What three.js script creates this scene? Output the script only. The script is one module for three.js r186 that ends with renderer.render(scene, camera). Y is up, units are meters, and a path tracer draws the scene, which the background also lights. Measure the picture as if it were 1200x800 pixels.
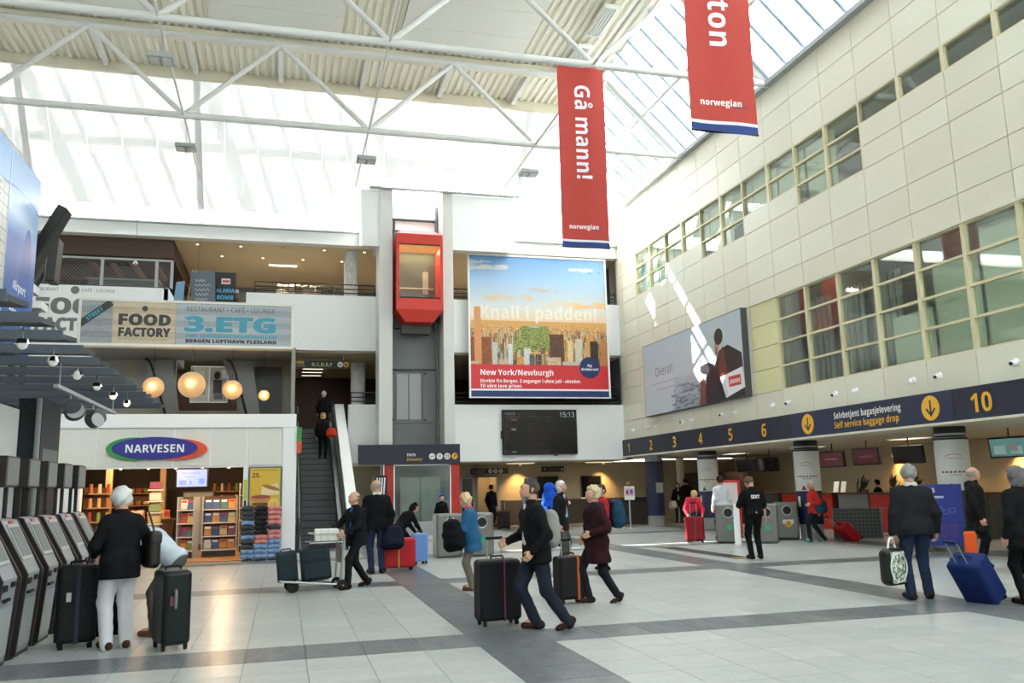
import * as THREE from 'three';
import { mergeGeometries, toCreasedNormals } from 'three/addons/utils/BufferGeometryUtils.js';
import { RoundedBoxGeometry } from 'three/addons/geometries/RoundedBoxGeometry.js';
import { RectAreaLightUniformsLib } from 'three/addons/lights/RectAreaLightUniformsLib.js';

// ---------- camera, sky, sun, exposure ----------
const scene = new THREE.Scene();
const R = THREE.MathUtils.degToRad;
const camera = new THREE.PerspectiveCamera(2 * Math.atan(400 / 998) * 180 / Math.PI, 1.5, 0.1, 300);
camera.position.set(0, 1.65, 0);
camera.rotation.set(R(9.712), R(-15.068), R(-1.343), 'YXZ');
scene.add(camera);
const SKY = new THREE.Color().setRGB(0.88, 0.95, 0.99);
scene.background = SKY;
scene.backgroundIntensity = 7.6;
const sunDir = new THREE.Vector3(0.66, -0.565, 0.49).normalize();
const sun = new THREE.DirectionalLight(0xfffaf0, 20);
sun.name = 'sun';
sun.position.set(0, 0, -28).addScaledVector(sunDir, -70);
sun.target.position.set(0, 0, -28);
sun.castShadow = true;
sun.shadow.mapSize.set(4096, 4096);
Object.assign(sun.shadow.camera, { left: -35, right: 35, top: 35, bottom: -35, near: 1, far: 160 });
scene.add(sun, sun.target);
RectAreaLightUniformsLib.init();
const renderer = new THREE.WebGLRenderer({ antialias: true });
renderer.toneMapping = THREE.LinearToneMapping;
renderer.toneMappingExposure = 1.29;
renderer.shadowMap.enabled = true;

// ---------- helpers ----------
let seed = 20140415;
const rnd = () => { seed = (seed + 0x6D2B79F5) | 0; let t = Math.imul(seed ^ (seed >>> 15), 1 | seed); t = (t + Math.imul(t ^ (t >>> 7), 61 | t)) ^ t; return ((t ^ (t >>> 14)) >>> 0) / 4294967296; };
const rr = (a, b) => a + (b - a) * rnd();
const taken = {};
const numbered = (n) => { const k = (taken[n] = (taken[n] ?? -1) + 1); return k ? n + '_' + String(k).padStart(3, '0') : n; };
const shadow = (o) => { o.castShadow = true; o.receiveShadow = true; return o; };
function data(o, label, category, group, kind) { o.userData = { label, category }; if (group) o.userData.group = group; if (kind) o.userData.kind = kind; return o; }
function thing(name, label, category, pos = [0, 0, 0], turn = 0, group, kind) {
  const o = new THREE.Group(); o.name = numbered(name); scene.add(o);
  o.position.set(...pos); o.rotation.y = turn; return data(o, label, category, group, kind);
}
function part(parent, name, geo, mat, pos, rot, label) {
  const m = shadow(new THREE.Mesh(geo, mat)); m.name = name;
  if (pos) m.position.set(...pos);
  if (rot) m.rotation.set(...rot);
  if (label) m.userData.label = label;
  parent.add(m); return m;
}
function solo(name, label, category, geo, mat, pos, rot, group, kind) {
  const m = part(scene, numbered(name), geo, mat, pos, rot); return data(m, label, category, group, kind);
}
const struct = (name, label, category, geo, mat, pos, rot) => solo(name, label, category, geo, mat, pos, rot, undefined, 'structure');
const G = {};
const cache = (k, f) => G[k] ?? (G[k] = f());
const box = (w, h, d) => cache(`b${w},${h},${d}`, () => new THREE.BoxGeometry(w, h, d));
const rbox = (w, h, d, r = 0.02, s = 2) => cache(`r${w},${h},${d},${r},${s}`, () => new RoundedBoxGeometry(w, h, d, s, r));
const cyl = (r1, r2, h, n = 20) => cache(`c${r1},${r2},${h},${n}`, () => new THREE.CylinderGeometry(r1, r2, h, n));
const ball = (r, n = 20) => cache(`s${r},${n}`, () => new THREE.SphereGeometry(r, n, Math.ceil(n * 0.7)));
const plane = (w, h) => cache(`p${w},${h}`, () => new THREE.PlaneGeometry(w, h));
const torus = (r, t, arc = Math.PI * 2) => cache(`t${r},${t},${arc}`, () => new THREE.TorusGeometry(r, t, 8, 24, arc));
// a box given by its extents
const bx = (x0, x1, y0, y1, z0, z1) => new THREE.BoxGeometry(x1 - x0, y1 - y0, z1 - z0).translate((x0 + x1) / 2, (y0 + y1) / 2, (z0 + z1) / 2);
const at = (g, x, y, z, rx = 0, ry = 0, rz = 0) => g.clone().applyMatrix4(new THREE.Matrix4().compose(new THREE.Vector3(x, y, z), new THREE.Quaternion().setFromEuler(new THREE.Euler(rx, ry, rz)), new THREE.Vector3(1, 1, 1)));
const merge = (...gs) => mergeGeometries(gs.flat().map((g) => { const n = g.index ? g.toNonIndexed() : g.clone(); for (const k of Object.keys(n.attributes)) if (!['position', 'normal', 'uv'].includes(k)) n.deleteAttribute(k); return n; }));
const V = (x, y, z) => new THREE.Vector3(x, y, z);
function bar(a, b, r, r2 = r, n = 10) {
  const A = V(...a), B = V(...b), d = B.clone().sub(A);
  return new THREE.CylinderGeometry(r2, r, d.length(), n).applyQuaternion(new THREE.Quaternion().setFromUnitVectors(V(0, 1, 0), d.clone().normalize())).translate((A.x + B.x) / 2, (A.y + B.y) / 2, (A.z + B.z) / 2);
}
const tube = (pts, r, n = 24, closed = false) => new THREE.TubeGeometry(new THREE.CatmullRomCurve3(pts.map((p) => V(...p)), closed, 'catmullrom', 0.4), n, r, 8, closed);
function prism(pts, depth, bevel = 0) {   // outline in x, y, pushed along z and centred on it
  const s = new THREE.Shape(pts.map((p) => new THREE.Vector2(...p)));
  const g = new THREE.ExtrudeGeometry(s, { depth: depth - 2 * bevel, bevelEnabled: bevel > 0, bevelThickness: bevel, bevelSize: bevel, bevelSegments: 2, curveSegments: 20 });
  return g.translate(0, 0, -depth / 2 + bevel);
}
function poly(verts, faces) {   // flat faces from a vertex list
  const p = [];
  for (const f of faces) for (let k = 1; k + 1 < f.length; k++) for (const i of [f[0], f[k], f[k + 1]]) p.push(...verts[i]);
  const g = new THREE.BufferGeometry(); g.setAttribute('position', new THREE.Float32BufferAttribute(p, 3));
  g.setAttribute('uv', new THREE.Float32BufferAttribute(new Float32Array(p.length / 3 * 2), 2)); g.computeVertexNormals(); return g;
}
function slab4(a, b, c, d, t) {   // a quad with thickness t along its normal
  const A = [a, b, c, d].map((p) => V(...p)), n = A[1].clone().sub(A[0]).cross(A[3].clone().sub(A[0])).normalize().multiplyScalar(t);
  const q = [...A, ...A.map((p) => p.clone().sub(n))].map((p) => p.toArray());
  return poly(q, [[0, 1, 2, 3], [7, 6, 5, 4], [0, 4, 5, 1], [1, 5, 6, 2], [2, 6, 7, 3], [3, 7, 4, 0]]);
}
const mat = (color, roughness = 0.6, metalness = 0, more = {}) => new THREE.MeshPhysicalMaterial({ color, roughness, metalness, ...more });
function canvasTex(w, h, draw) {
  const c = document.createElement('canvas'); c.width = w; c.height = h;
  draw(c.getContext('2d'), w, h);
  const t = new THREE.CanvasTexture(c); t.colorSpace = THREE.SRGBColorSpace; t.anisotropy = 8; return t;
}
const print = (w, h, draw, roughness = 0.5, more = {}) => mat(0xffffff, roughness, 0, { map: canvasTex(w, h, draw), ...more });
const printClear = (w, h, draw, roughness = 0.5, more = {}) => print(w, h, draw, roughness, { transparent: true, alphaTest: 0.5, ...more });
function text(c, s, x, y, px, color, font = 'bold', align = 'left', maxW) {
  c.font = `${font} ${px}px sans-serif`; c.fillStyle = color; c.textAlign = align; c.textBaseline = 'middle';
  if (maxW) c.fillText(s, x, y, maxW); else c.fillText(s, x, y);
}
function noiseTex(size, base, spread, cells = [4, 16, 64], rep = 1) {   // layered value noise around one colour
  const d = new Uint8Array(size * size * 4);
  const layers = cells.map((n) => { const a = new Float32Array(n * n); for (let i = 0; i < n * n; i++) a[i] = rnd() - 0.5; return [n, a]; });
  for (let y = 0; y < size; y++) for (let x = 0; x < size; x++) {
    let v = 0;
    for (const [n, a] of layers) {
      const fx = x / size * n, fy = y / size * n, ix = fx | 0, iy = fy | 0, tx = fx - ix, ty = fy - iy, j = (p, q) => a[(q % n) * n + (p % n)];
      v += (j(ix, iy) * (1 - tx) + j(ix + 1, iy) * tx) * (1 - ty) + (j(ix, iy + 1) * (1 - tx) + j(ix + 1, iy + 1) * tx) * ty;
    }
    v += (rnd() - 0.5) * 0.5;
    for (let k = 0; k < 3; k++) d[(y * size + x) * 4 + k] = Math.max(0, Math.min(255, base[k] + v * spread));
    d[(y * size + x) * 4 + 3] = 255;
  }
  const t = new THREE.DataTexture(d, size, size); t.colorSpace = THREE.SRGBColorSpace; t.wrapS = t.wrapT = THREE.RepeatWrapping; t.repeat.set(rep, rep);
  t.magFilter = THREE.LinearFilter; t.minFilter = THREE.LinearMipmapLinearFilter; t.generateMipmaps = true; t.needsUpdate = true; return t;
}

// ---------- materials ----------
const M = {
  white: mat(0xf2f4f3, 0.55), whiteWarm: mat(0xe4e2d8, 0.55), offwhite: mat(0xd9dad4, 0.6), cream: mat(0xd9d3b4, 0.55), creamPale: mat(0xe4dfca, 0.5),
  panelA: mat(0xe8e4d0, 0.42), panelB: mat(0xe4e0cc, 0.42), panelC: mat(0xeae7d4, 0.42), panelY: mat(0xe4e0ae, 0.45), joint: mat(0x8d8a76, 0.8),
  frame: mat(0xe0d6b0, 0.45), navy: mat(0x1b2036, 0.5), navyB: mat(0x222a49, 0.5), black: mat(0x141414, 0.5), charcoal: mat(0x2b2c2e, 0.55), grey: mat(0x7c7f80, 0.55), greyL: mat(0xa9adad, 0.5), greyD: mat(0x4a4d4e, 0.55),
  slate: mat(0x2c343b, 0.55), steel: mat(0xb9bcbc, 0.32, 0.85), steelD: mat(0x6d7072, 0.4, 0.7), red: mat(0xb8261c, 0.4), lift: mat(0xd23a2c, 0.38), truss: mat(0xe6e7e2, 0.45), deck: mat(0xf4f1e0, 0.5), deckFlat: mat(0xf2f3ea, 0.55), beam: mat(0xe6dfc8, 0.5),
  glass: mat(0xffffff, 0.02, 0, { transmission: 1, thickness: 0, ior: 1.5 }), glassOffice: mat(0xf3f9f3, 0.03, 0, { transmission: 0.96, thickness: 0, ior: 1.65 }), glassDark: mat(0xe8efeb, 0.04, 0, { transmission: 0.97, thickness: 0 }),
  blind: mat(0xffffff, 1, 0, { transmission: 0.158, thickness: 0 }), rafter: mat(0xc2d4e8, 0.45), wood: mat(0xa88a62, 0.55), woodD: mat(0x5a3b22, 0.55), brown: mat(0x4a3528, 0.6), warmWall: mat(0xb7ab90, 0.7), wainscot: mat(0x45423c, 0.6),
  rubber: mat(0x1a1a1b, 0.8), chrome: mat(0xd5d7d8, 0.18, 1), screen: mat(0x0b0c0e, 0.15), grout: mat(0x8b8f8d, 0.8), yellow: mat(0xf0b020, 0.5), stepD: mat(0x4c4e50, 0.5, 0.2),
};
// ---------- floor: pale stone tiles in a grid of grey granite stripes ----------
const MOD = 6.2, SX = 2.05, SZ = -10.03, SW = 0.83, TL = (MOD - SW) / 9;
{
  const f = struct('floor', 'pale stone tile floor crossed by a grid of grey granite stripes', 'floor', bx(-17, 22, -0.3, -0.012, -42, 7), M.grout);
  const pale = [[180, 185, 182], [185, 189, 185], [174, 180, 178]].map((c) => mat(0xffffff, 0.3, 0, { map: noiseTex(128, c, 9, [3, 9, 40]), specularIntensity: 0.45 }));
  const dark = [[106, 113, 115], [112, 118, 119], [100, 107, 110]].map((c) => mat(0xffffff, 0.3, 0, { map: noiseTex(128, c, 22, [5, 30, 100]), specularIntensity: 0.45 }));
  const edges = (s, lo, hi) => {   // tile edges along one axis
    const out = []; const n0 = Math.floor((lo - s) / MOD) - 1;
    for (let n = n0; s + n * MOD < hi; n++) { const a = s + n * MOD; out.push([a, a + SW, true]); for (let k = 0; k < 9; k++) out.push([a + SW + k * TL, a + SW + (k + 1) * TL, false]); }
    return out.filter(([a, b]) => a >= lo && b <= hi);
  };
  const tiles = [];
  for (const [x0, x1, sx] of edges(SX, -17, 22)) for (const [z0, z1, sz] of edges(SZ, -42, 7)) {
    const cx = (x0 + x1) / 2, cz = (z0 + z1) / 2, seen = cz < -6.9 && cx / -cz > -0.29 && cx / -cz < 1.02 ? Math.hypot(cx, cz) : 1e3;
    tiles.push({ cx, cz, w: x1 - x0 - 0.006, d: z1 - z0 - 0.006, dark: sx || sz, seen });
  }
  tiles.sort((a, b) => a.seen - b.seen);
  const tg = (w, d) => cache(`tile${w.toFixed(3)},${d.toFixed(3)}`, () => new THREE.BoxGeometry(w, 0.02, d));
  const rest = [[], [], [], [], [], []];
  tiles.forEach((t, i) => {
    const v = Math.floor(rnd() * 3);
    if (i < 300) { const m = part(f, 'floor_tile', tg(t.w, t.d), (t.dark ? dark : pale)[v], [t.cx, -0.01, t.cz]); m.rotation.y = 0; }
    else rest[(t.dark ? 3 : 0) + v].push(tg(t.w, t.d).clone().translate(t.cx, -0.01, t.cz));
  });
  rest.forEach((gs, k) => { if (gs.length) part(f, 'floor_tiles_beyond', merge(gs), k > 2 ? dark[k - 3] : pale[k]).userData.kind = 'stuff'; });
}

// ---------- right wall: fascia panels, windows, offices behind ----------
const XR = 13.6, ROWS = [3.46, 4.2, 4.87, 5.54, 6.2, 6.87, 7.52, 8.23, 8.94, 9.125, 9.71, 10.295, 10.88, 11.6, 12.32, 13.1];
const zj = (k) => -14.15 - 1.41 * k;   // k from -10 (behind the camera) to 12
{
  const core = [], wall = new THREE.Group();
  const pieces = [];
  const upRows = { 0: 3, 1: 3 };
  const bayRows = (k) => k < 2 ? 1 : k > 11 ? 0 : [3, 3, 2, 2][(k - 2) % 4];   // rows of glass in the upper windows, bay k lies between zj(k) and zj(k+1)
  const lowBay = (k) => k < 5;
  const solids = (k) => {
    const a = [];
    a.push([3.46, 4.2]);
    if (lowBay(k)) a.push([6.87, 7.52]); else a.push([4.2, 4.87], [4.87, 5.54], [5.54, 6.2], [6.2, 6.87], [6.87, 7.52]);
    const n = bayRows(k);
    a.push([7.52, 8.23], [8.23, 9.125]);
    if (n < 3) a.push([9.125, 9.71]);
    if (n < 2) a.push([9.71, 10.295]);
    if (n < 1) a.push([10.295, 10.88]);
    a.push([10.88, 11.6], [11.6, 12.32], [12.32, 13.1]);
    return a;
  };
  for (let k = -13; k < 14; k++) {
    const z0 = zj(k), z1 = Math.max(zj(k + 1), -33);
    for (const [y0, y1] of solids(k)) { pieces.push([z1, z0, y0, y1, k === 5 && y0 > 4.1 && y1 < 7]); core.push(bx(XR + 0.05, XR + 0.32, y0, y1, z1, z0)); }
  }
  core.push(bx(XR + 0.05, XR + 0.32, 12.9, 13.12, -33, 4.2));
  const w = struct('wall_right', 'cream panelled wall above the check-in hall', 'wall', merge(core), M.joint);
  const pm = [M.panelA, M.panelB, M.panelC];
  for (const [z0, z1, y0, y1, yel] of pieces) {
    const g = cache(`wp${(z1 - z0).toFixed(2)},${(y1 - y0).toFixed(2)}`, () => new THREE.BoxGeometry(0.05, y1 - y0 - 0.016, z1 - z0 - 0.016));
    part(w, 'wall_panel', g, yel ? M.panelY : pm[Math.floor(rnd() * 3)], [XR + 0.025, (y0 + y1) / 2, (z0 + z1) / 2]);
  }
  // windows
  let wn = 0;
  const win = (label, z0, z1, y0, y1, rows, cols) => {
    const g = thing('window_' + (++wn), label, 'window', [XR, y0, (z0 + z1) / 2], 0, undefined, 'structure');
    const W = z0 - z1, H = y1 - y0, t = 0.065;
    for (let c = 0; c <= cols; c++) part(g, 'mullion', box(0.12, H + 0.02, c === 0 || c === cols ? t : 0.1), M.frame, [0.06, H / 2, -W / 2 + c * W / cols]);
    for (let r = 0; r <= rows; r++) part(g, 'transom', box(0.1, t * 0.8, W), M.frame, [0.06, r * H / rows, 0]);
    for (let c = 0; c < cols; c++) for (let r = 0; r < rows; r++)
      part(g, 'pane', box(0.012, H / rows - t * 0.7, W / cols - t), M.glassOffice, [0.085, (r + 0.5) * H / rows, -W / 2 + (c + 0.5) * W / cols]);
    return g;
  };
  win('big cream framed office window grid, four rows high, right of the snowy advert', zj(-5), zj(5), 4.2, 6.87, 4, 10);
  struct('trim_1', 'thin pale ledge running along the top of the big window grid', 'trim', bx(XR - 0.05, XR + 0.02, 6.87, 6.93, zj(6), zj(-5)), M.creamPale);
  win('narrow single row of high windows near the top of the cream wall', zj(-6), zj(2), 10.295, 10.88, 1, 8);
  const where = ['beside the narrow single row', 'just past the three row pair', 'in the middle of the cream wall', 'in the bright sun patch above the snowy advert', 'in the corner by the back wall'];
  for (let i = 0; i < 5; i++) {
    const n = [3, 2, 3, 2, 3][i];
    win(`${['three', 'two', 'three', 'two', 'three'][i]} row pair of high windows ${where[i]}`, zj(2 + i * 2), zj(4 + i * 2), 10.88 - 0.585 * n, 10.88, n, 2);
  }
  // offices behind the panes
  struct('wall_office', 'dim office rooms behind the windows of the cream wall', 'wall', merge(bx(17.2, 17.4, 3.4, 13.1, -33.3, 4.2), bx(XR + 0.32, 17.3, 7.2, 8.9, -33.3, 4.2), bx(XR + 0.32, 17.3, 11.1, 13.1, -33.3, 4.2), bx(XR + 0.32, 17.3, 3.4, 3.5, -33.3, 4.2), bx(XR + 0.06, 17.3, 3.46, 13.1, -33.3, -33.05), bx(XR + 0.06, 17.3, 3.46, 13.1, 4.15, 4.3)), M.offwhite);
  for (const k of [4, 3, 2]) {
    const t = thing('office_curtain', `grey curtain hanging inside window bay ${['six', 'five', 'four'][4 - k]} of the big grid`, 'curtain', [14.6, 4.25, (zj(k) + zj(k + 1)) / 2], 0, 'curtains in the office windows');
    for (let j = 0; j < 9; j++) part(t, 'fold', cyl(0.06, 0.06, 2.5, 8), M.greyL, [j % 2 * 0.05, 1.25, -0.6 + j * 0.12]);
  }
  { // pale roller blinds drawn behind some of the panes
    const rb = mat(0xdfe6d8, 0.8), hang = (k, y0, y1, lab) => { const t = thing('office_blind', lab, 'blind', [13.98, y0, (zj(k) + zj(k + 1)) / 2], 0, 'roller blinds in the office windows'); part(t, 'sheet', box(0.015, +(y1 - y0).toFixed(3), 1.3), rb, [0, (y1 - y0) / 2, 0]); part(t, 'bottom_bar', box(0.03, 0.03, 1.3), M.greyL, [0, 0.015, 0]); };
    for (let k = -5; k < 2; k++) hang(k, 4.28, [6.8, 6.8, 6.8, 6.8, 6.8, 6.3, 5.4][k + 5], `pale roller blind in bay ${['ten', 'nine', 'eight', 'seven', 'six', 'five', 'four'][k + 5]} of the big window grid`);
    for (let k = 3; k < 12; k++) hang(k, 10.9 - 0.585 * [3, 3, 2, 2][(k - 2) % 4] + (k === 6 ? 0.6 : 0.02), 10.85, `pale roller blind in high window bay ${['two', 'three', 'four', 'five', 'six', 'seven', 'eight', 'nine', 'ten'][k - 3]} of the paired windows`);
  }
  // navy fascia with the desk numbers
  const f = thing('trim_2', 'navy fascia band with yellow desk numbers over the check-in hall', 'fascia', [XR, 2.8, 0], 0, undefined, 'structure');
  part(f, 'band', bx(-0.1, 0.1, 0, 0.66, -33, 4), M.navy);
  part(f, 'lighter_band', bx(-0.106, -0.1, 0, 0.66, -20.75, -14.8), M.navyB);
  part(f, 'lower_edge', bx(-0.12, 0.1, -0.05, 0, -33, 4), M.creamPale);
  const put = (name, w, h, z, draw, px = 256) => { const m = part(f, name, plane(w, h), printClear(Math.round(px * w / h), px, draw), [-0.112, 0.33, z]); m.rotation.y = -Math.PI / 2; return m; };
  [[1, -32.3], [2, -30.15], [3, -28.1], [4, -26.1], [5, -24.1], [6, -22.15], [10, -14.05]].forEach(([n, z]) => put('desk_number', n > 9 ? 0.6 : 0.36, 0.46, z, (c, w, h) => text(c, String(n), w / 2, h * 0.54, h * 1.15, '#f2b632', 'bold', 'center', w)));
  for (const z of [-19.97, -15.45]) put('arrow_disc', 0.56, 0.56, z, (c, w, h) => {
    c.fillStyle = '#f2b632'; c.beginPath(); c.arc(w / 2, h / 2, w * 0.48, 0, 7); c.fill();
    c.strokeStyle = '#1b2036'; c.lineWidth = w * 0.085; c.beginPath(); c.moveTo(w / 2, h * 0.2); c.lineTo(w / 2, h * 0.78); c.moveTo(w * 0.27, h * 0.52); c.lineTo(w / 2, h * 0.78); c.lineTo(w * 0.73, h * 0.52); c.stroke();
  });
  put('self_service_lettering', 2.5, 0.5, -17.6, (c, w, h) => { text(c, 'Selvbetjent bagasjelevering', 8, h * 0.27, h * 0.44, '#f2f2f2', 'bold', 'left', w - 16); text(c, 'Self service baggage drop', 8, h * 0.74, h * 0.44, '#f2b632', 'bold', 'left', w - 60); });
  // ceiling of the check-in hall
  struct('ceiling_checkin', 'low cream ceiling of the check-in hall behind the navy fascia', 'ceiling', bx(XR, 22, 2.8, 3.44, -42, 4.2), M.creamPale);
  struct('wall_checkin', 'warm grey wall behind the check-in desks', 'wall', merge(bx(20.8, 21, 0, 2.8, -37.2, 7), bx(13.4, 21, 0, 2.8, 6.8, 7)), M.warmWall);
}

// ---------- roof: deck, trusses, skylights, back slope ----------
const YD = 16.1, ZD = -29.2, yS = (z) => 11.7 + (z + 33) * 1.158, zS = (y) => (y - 11.7) / 1.158 - 33;
{
  const ribs = [];   // trapezoid ribs across x
  const prof = []; const p = 0.26;
  for (let x = -13.8; x < 10.8; x += p) prof.push([x, 0.07], [x + 0.07, 0.07], [x + 0.11, 0], [x + 0.22, 0]);
  const rib = new THREE.Shape([...prof.map((q) => new THREE.Vector2(q[0], q[1])), new THREE.Vector2(10.85, 0.2), new THREE.Vector2(-13.8, 0.2)]);
  const dg = new THREE.ExtrudeGeometry(rib, { depth: 7 - ZD, bevelEnabled: false }); dg.deleteAttribute('uv'); dg.setAttribute('uv', new THREE.Float32BufferAttribute(new Float32Array(dg.attributes.position.count * 2), 2));
  const d = struct('ceiling', 'ribbed pale steel roof deck with smooth panels between the ribs', 'ceiling', dg.translate(0, YD, ZD), M.deck);
  for (const [x0, x1] of [[-13, -9.8], [-9.75, -4.15], [-2.4, 1.5], [3.35, 7.5]]) for (let z = -26.1; z < 6; z += 1.5)
    part(d, 'ceiling_panel', box(+(x1 - x0).toFixed(2), 0.06, 1.485), M.deckFlat, [(x0 + x1) / 2, YD - 0.05, z + 0.75]);
  for (let k = -3; k < 4; k++) part(d, 'purlin', box(0.16, 0.2, 2.7), M.truss, [2.45 + 2.825 * k, YD - 0.1, -27.8]);
  part(d, 'edge_beam', bx(-13.8, 10.8, YD - 0.32, YD + 0.2, ZD - 0.17, ZD - 0.002), M.beam);
  for (let j = 0; j < 6; j++) part(d, 'cross_beam', bx(-13.8, 10.8, YD - 0.34, YD, -26.62 + 5.7 * j, -26.38 + 5.7 * j), M.beam);
  struct('roof_cover', 'outer roof covering above the ribbed deck', 'roof', bx(-14, 10.9, YD + 0.2, YD + 0.35, ZD, 7), M.grey);
  // trusses
  const names = ['nearest the sloping white blinds', 'that carries the tall red banner', 'above the second red banner', 'over the kiosks', 'over the entrance'];
  for (let j = 0; j < 5; j++) {
    const z = -26.4 + 5.7 * j, t = thing('roof_truss', `white tubular roof truss ${names[j]}`, 'truss', [0, 0, z], 0, 'white roof trusses');
    part(t, 'lower_chord', bar([-16.6, 13.18, 0], [XR, 13.18, 0], 0.105, 0.105, 14), M.truss);
    part(t, 'upper_chord', bar([-13.7, 15.85, 0], [10.9, 15.85, 0], 0.1, 0.1, 12), M.truss);
    part(t, 'end_rafter', bar([10.85, 15.8, 0], [XR - 0.05, 13.2, 0], 0.15), M.truss);
    part(t, 'end_rafter', bar([-13.8, 15.8, 0], [-16.5, 13.2, 0], 0.15), M.truss);
    for (let k = -3; k < 2; k++) {
      const xb = 2.45 + 5.65 * k;
      part(t, 'diagonal', bar([xb, 13.2, 0], [xb + 2.83, 15.85, 0], 0.08), M.truss);
      part(t, 'diagonal', bar([xb, 13.2, 0], [xb - 2.83, 15.85, 0], 0.08), M.truss);
    }
  }
  for (let k = -2; k < 2; k++) solo('tie_rod', `thin steel rod along the hall joining truss nodes ${['left of the hall', 'above the magazine shop', 'before the red lift', 'beside the tall banner'][k + 2]}`, 'rod', bar([2.45 + 5.65 * k, 13.18, -31.7], [2.45 + 5.65 * k, 13.18, 5], 0.035, 0.035, 8), M.truss, undefined, undefined, 'tie rods between the trusses');
  // right and left skylights
  const sky = (side, name, label) => {
    const s = thing(name, label, 'skylight', [0, 0, 0], 0, undefined, 'structure'), f = (x) => side > 0 ? x : -3 - x;   // the left one mirrors the right about x = -1.5
    const top = (z) => Math.min(YD, yS(z)), X = (y) => f(26.75 - y);
    const zs = []; for (let z = 5.6; z > -31.6; z -= 0.9) zs.push(z);
    for (const z of zs) if (top(z) > 13.5) part(s, 'rafter', bar([X(13.15), 13.2, z], [X(top(z)), top(z) + 0.05, z], 0.075, 0.075, 6), M.rafter);
    part(s, 'purlin', bar([X(14.65), 14.55, 5.5], [X(14.65), 14.55, zS(14.6)], 0.06), M.truss);
    part(s, 'gutter', bx(Math.min(X(13.15), X(13.15) - 0.2), Math.max(X(13.15), X(13.15) - 0.2) + 0.1, 13.08, 13.22, -32, 5.6), M.greyL);
    part(s, 'hip_rafter', bar([X(13.15), 13.15, zS(13.15)], [X(YD), YD, ZD], 0.09), M.truss);
    zs.forEach((z, i) => {
      const a = z, b = i + 1 < zs.length ? zs[i + 1] : -31.5, y0 = top(a), y1 = top(b); if (y1 < 13.3) return;
      const g = slab4([X(13.2), 13.26, a], [X(y0), y0 + 0.06, a], [X(y1), y1 + 0.06, b], [X(13.2), 13.26, b], 0.006);
      part(s, side > 0 ? 'pane' : 'blind_panel', g, side > 0 ? M.glass : M.blind);
    });
    if (side > 0) for (const [z0, z1] of [[-31.2, -29.6], [-29.6, -31.2], [-24, -22], [-22, -24]]) part(s, 'wire_brace', bar([X(13.25), 13.3, z0], [X(14.6), 14.6, z1 * 0.5 + z0 * 0.5 + (z1 > z0 ? 0.8 : -0.8)], 0.015, 0.015, 6), M.steelD);
    return s;
  };
  sky(1, 'window_roof_right', 'sloping glass roof light above the cream panelled wall');
  sky(-1, 'window_roof_left', 'sloping roof light with white blinds above the left side wall');
  // back slope: translucent blinds with a clear slot along the foot
  const b = thing('window_roof_back', 'sloping white translucent blinds under the back roof light', 'skylight', [0, 0, 0], 0, undefined, 'structure');
  const xs = []; for (let x = -16.1; x < 13.5; x += 1.15) xs.push(x);
  xs.push(XR);
  const yt = (x) => Math.min(YD - 0.05, 26.75 - x, 26.75 + x + 3);
  const foot = (x) => x > 3.0 && x < 8.9 ? 13.52 : 12.2;   // the lift dormer reaches up into the slope
  for (let i = 0; i + 1 < xs.length; i++) {
    const a = xs[i], c = xs[i + 1]; let y0 = foot((a + c) / 2);
    if (yt((a + c) / 2) < y0 + 0.2) continue;
    const gap = 0.003, q = (x, y) => [x, y, zS(y)];
    part(b, a > 9.9 ? 'pane' : 'blind_panel', slab4(q(a + gap, y0), q(c - gap, y0), q(c - gap, Math.max(y0 + 0.01, yt(c))), q(a + gap, Math.max(y0 + 0.01, yt(a))), 0.01), a > 9.9 ? M.glass : M.blind);
  }
  for (const x of [-14.5, -8.85, -3.2, 8.9]) part(b, 'cover_strip', slab4([x - 0.11, 11.8, zS(11.8) + 0.05], [x + 0.11, 11.8, zS(11.8) + 0.05], [x + 0.11, YD - 0.3, zS(YD - 0.3) + 0.05], [x - 0.11, YD - 0.3, zS(YD - 0.3) + 0.05], 0.012), M.blind);
  part(b, 'foot_trim', merge(bx(-16.6, 3.0, 11.68, 11.74, -33.02, -32.85), bx(8.95, XR, 11.68, 11.74, -33.02, -32.85), bx(3.0, 8.95, 13.16, 13.22, -31.78, -31.6)), M.greyL);
  // outer roof light bars above the blinds
  const o = thing('window_roof_outer', 'flat glazing bars of the roof light behind the white blinds', 'skylight', [0, 0, 0], 0, undefined, 'structure');
  for (let i = 0; i < 27; i++) { const x = -16.5 + 1.15 * i + 0.4; part(o, 'glazing_bar', slab4([x, 16.45, -29.2], [x + (i % 5 === 1 ? 0.42 : 0.11), 16.45, -29.2], [x + (i % 5 === 1 ? 0.42 : 0.11), 13.3, -34.9], [x, 13.3, -34.9], 0.12), M.truss); }
  part(o, 'purlin', bx(-16.6, 13.8, 14.9, 15.12, -32.0, -31.75), M.truss);
  part(o, 'back_sill', bx(-16.6, 13.8, 11.6, 12.6, -35.2, -34.9), M.white);
}
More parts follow.
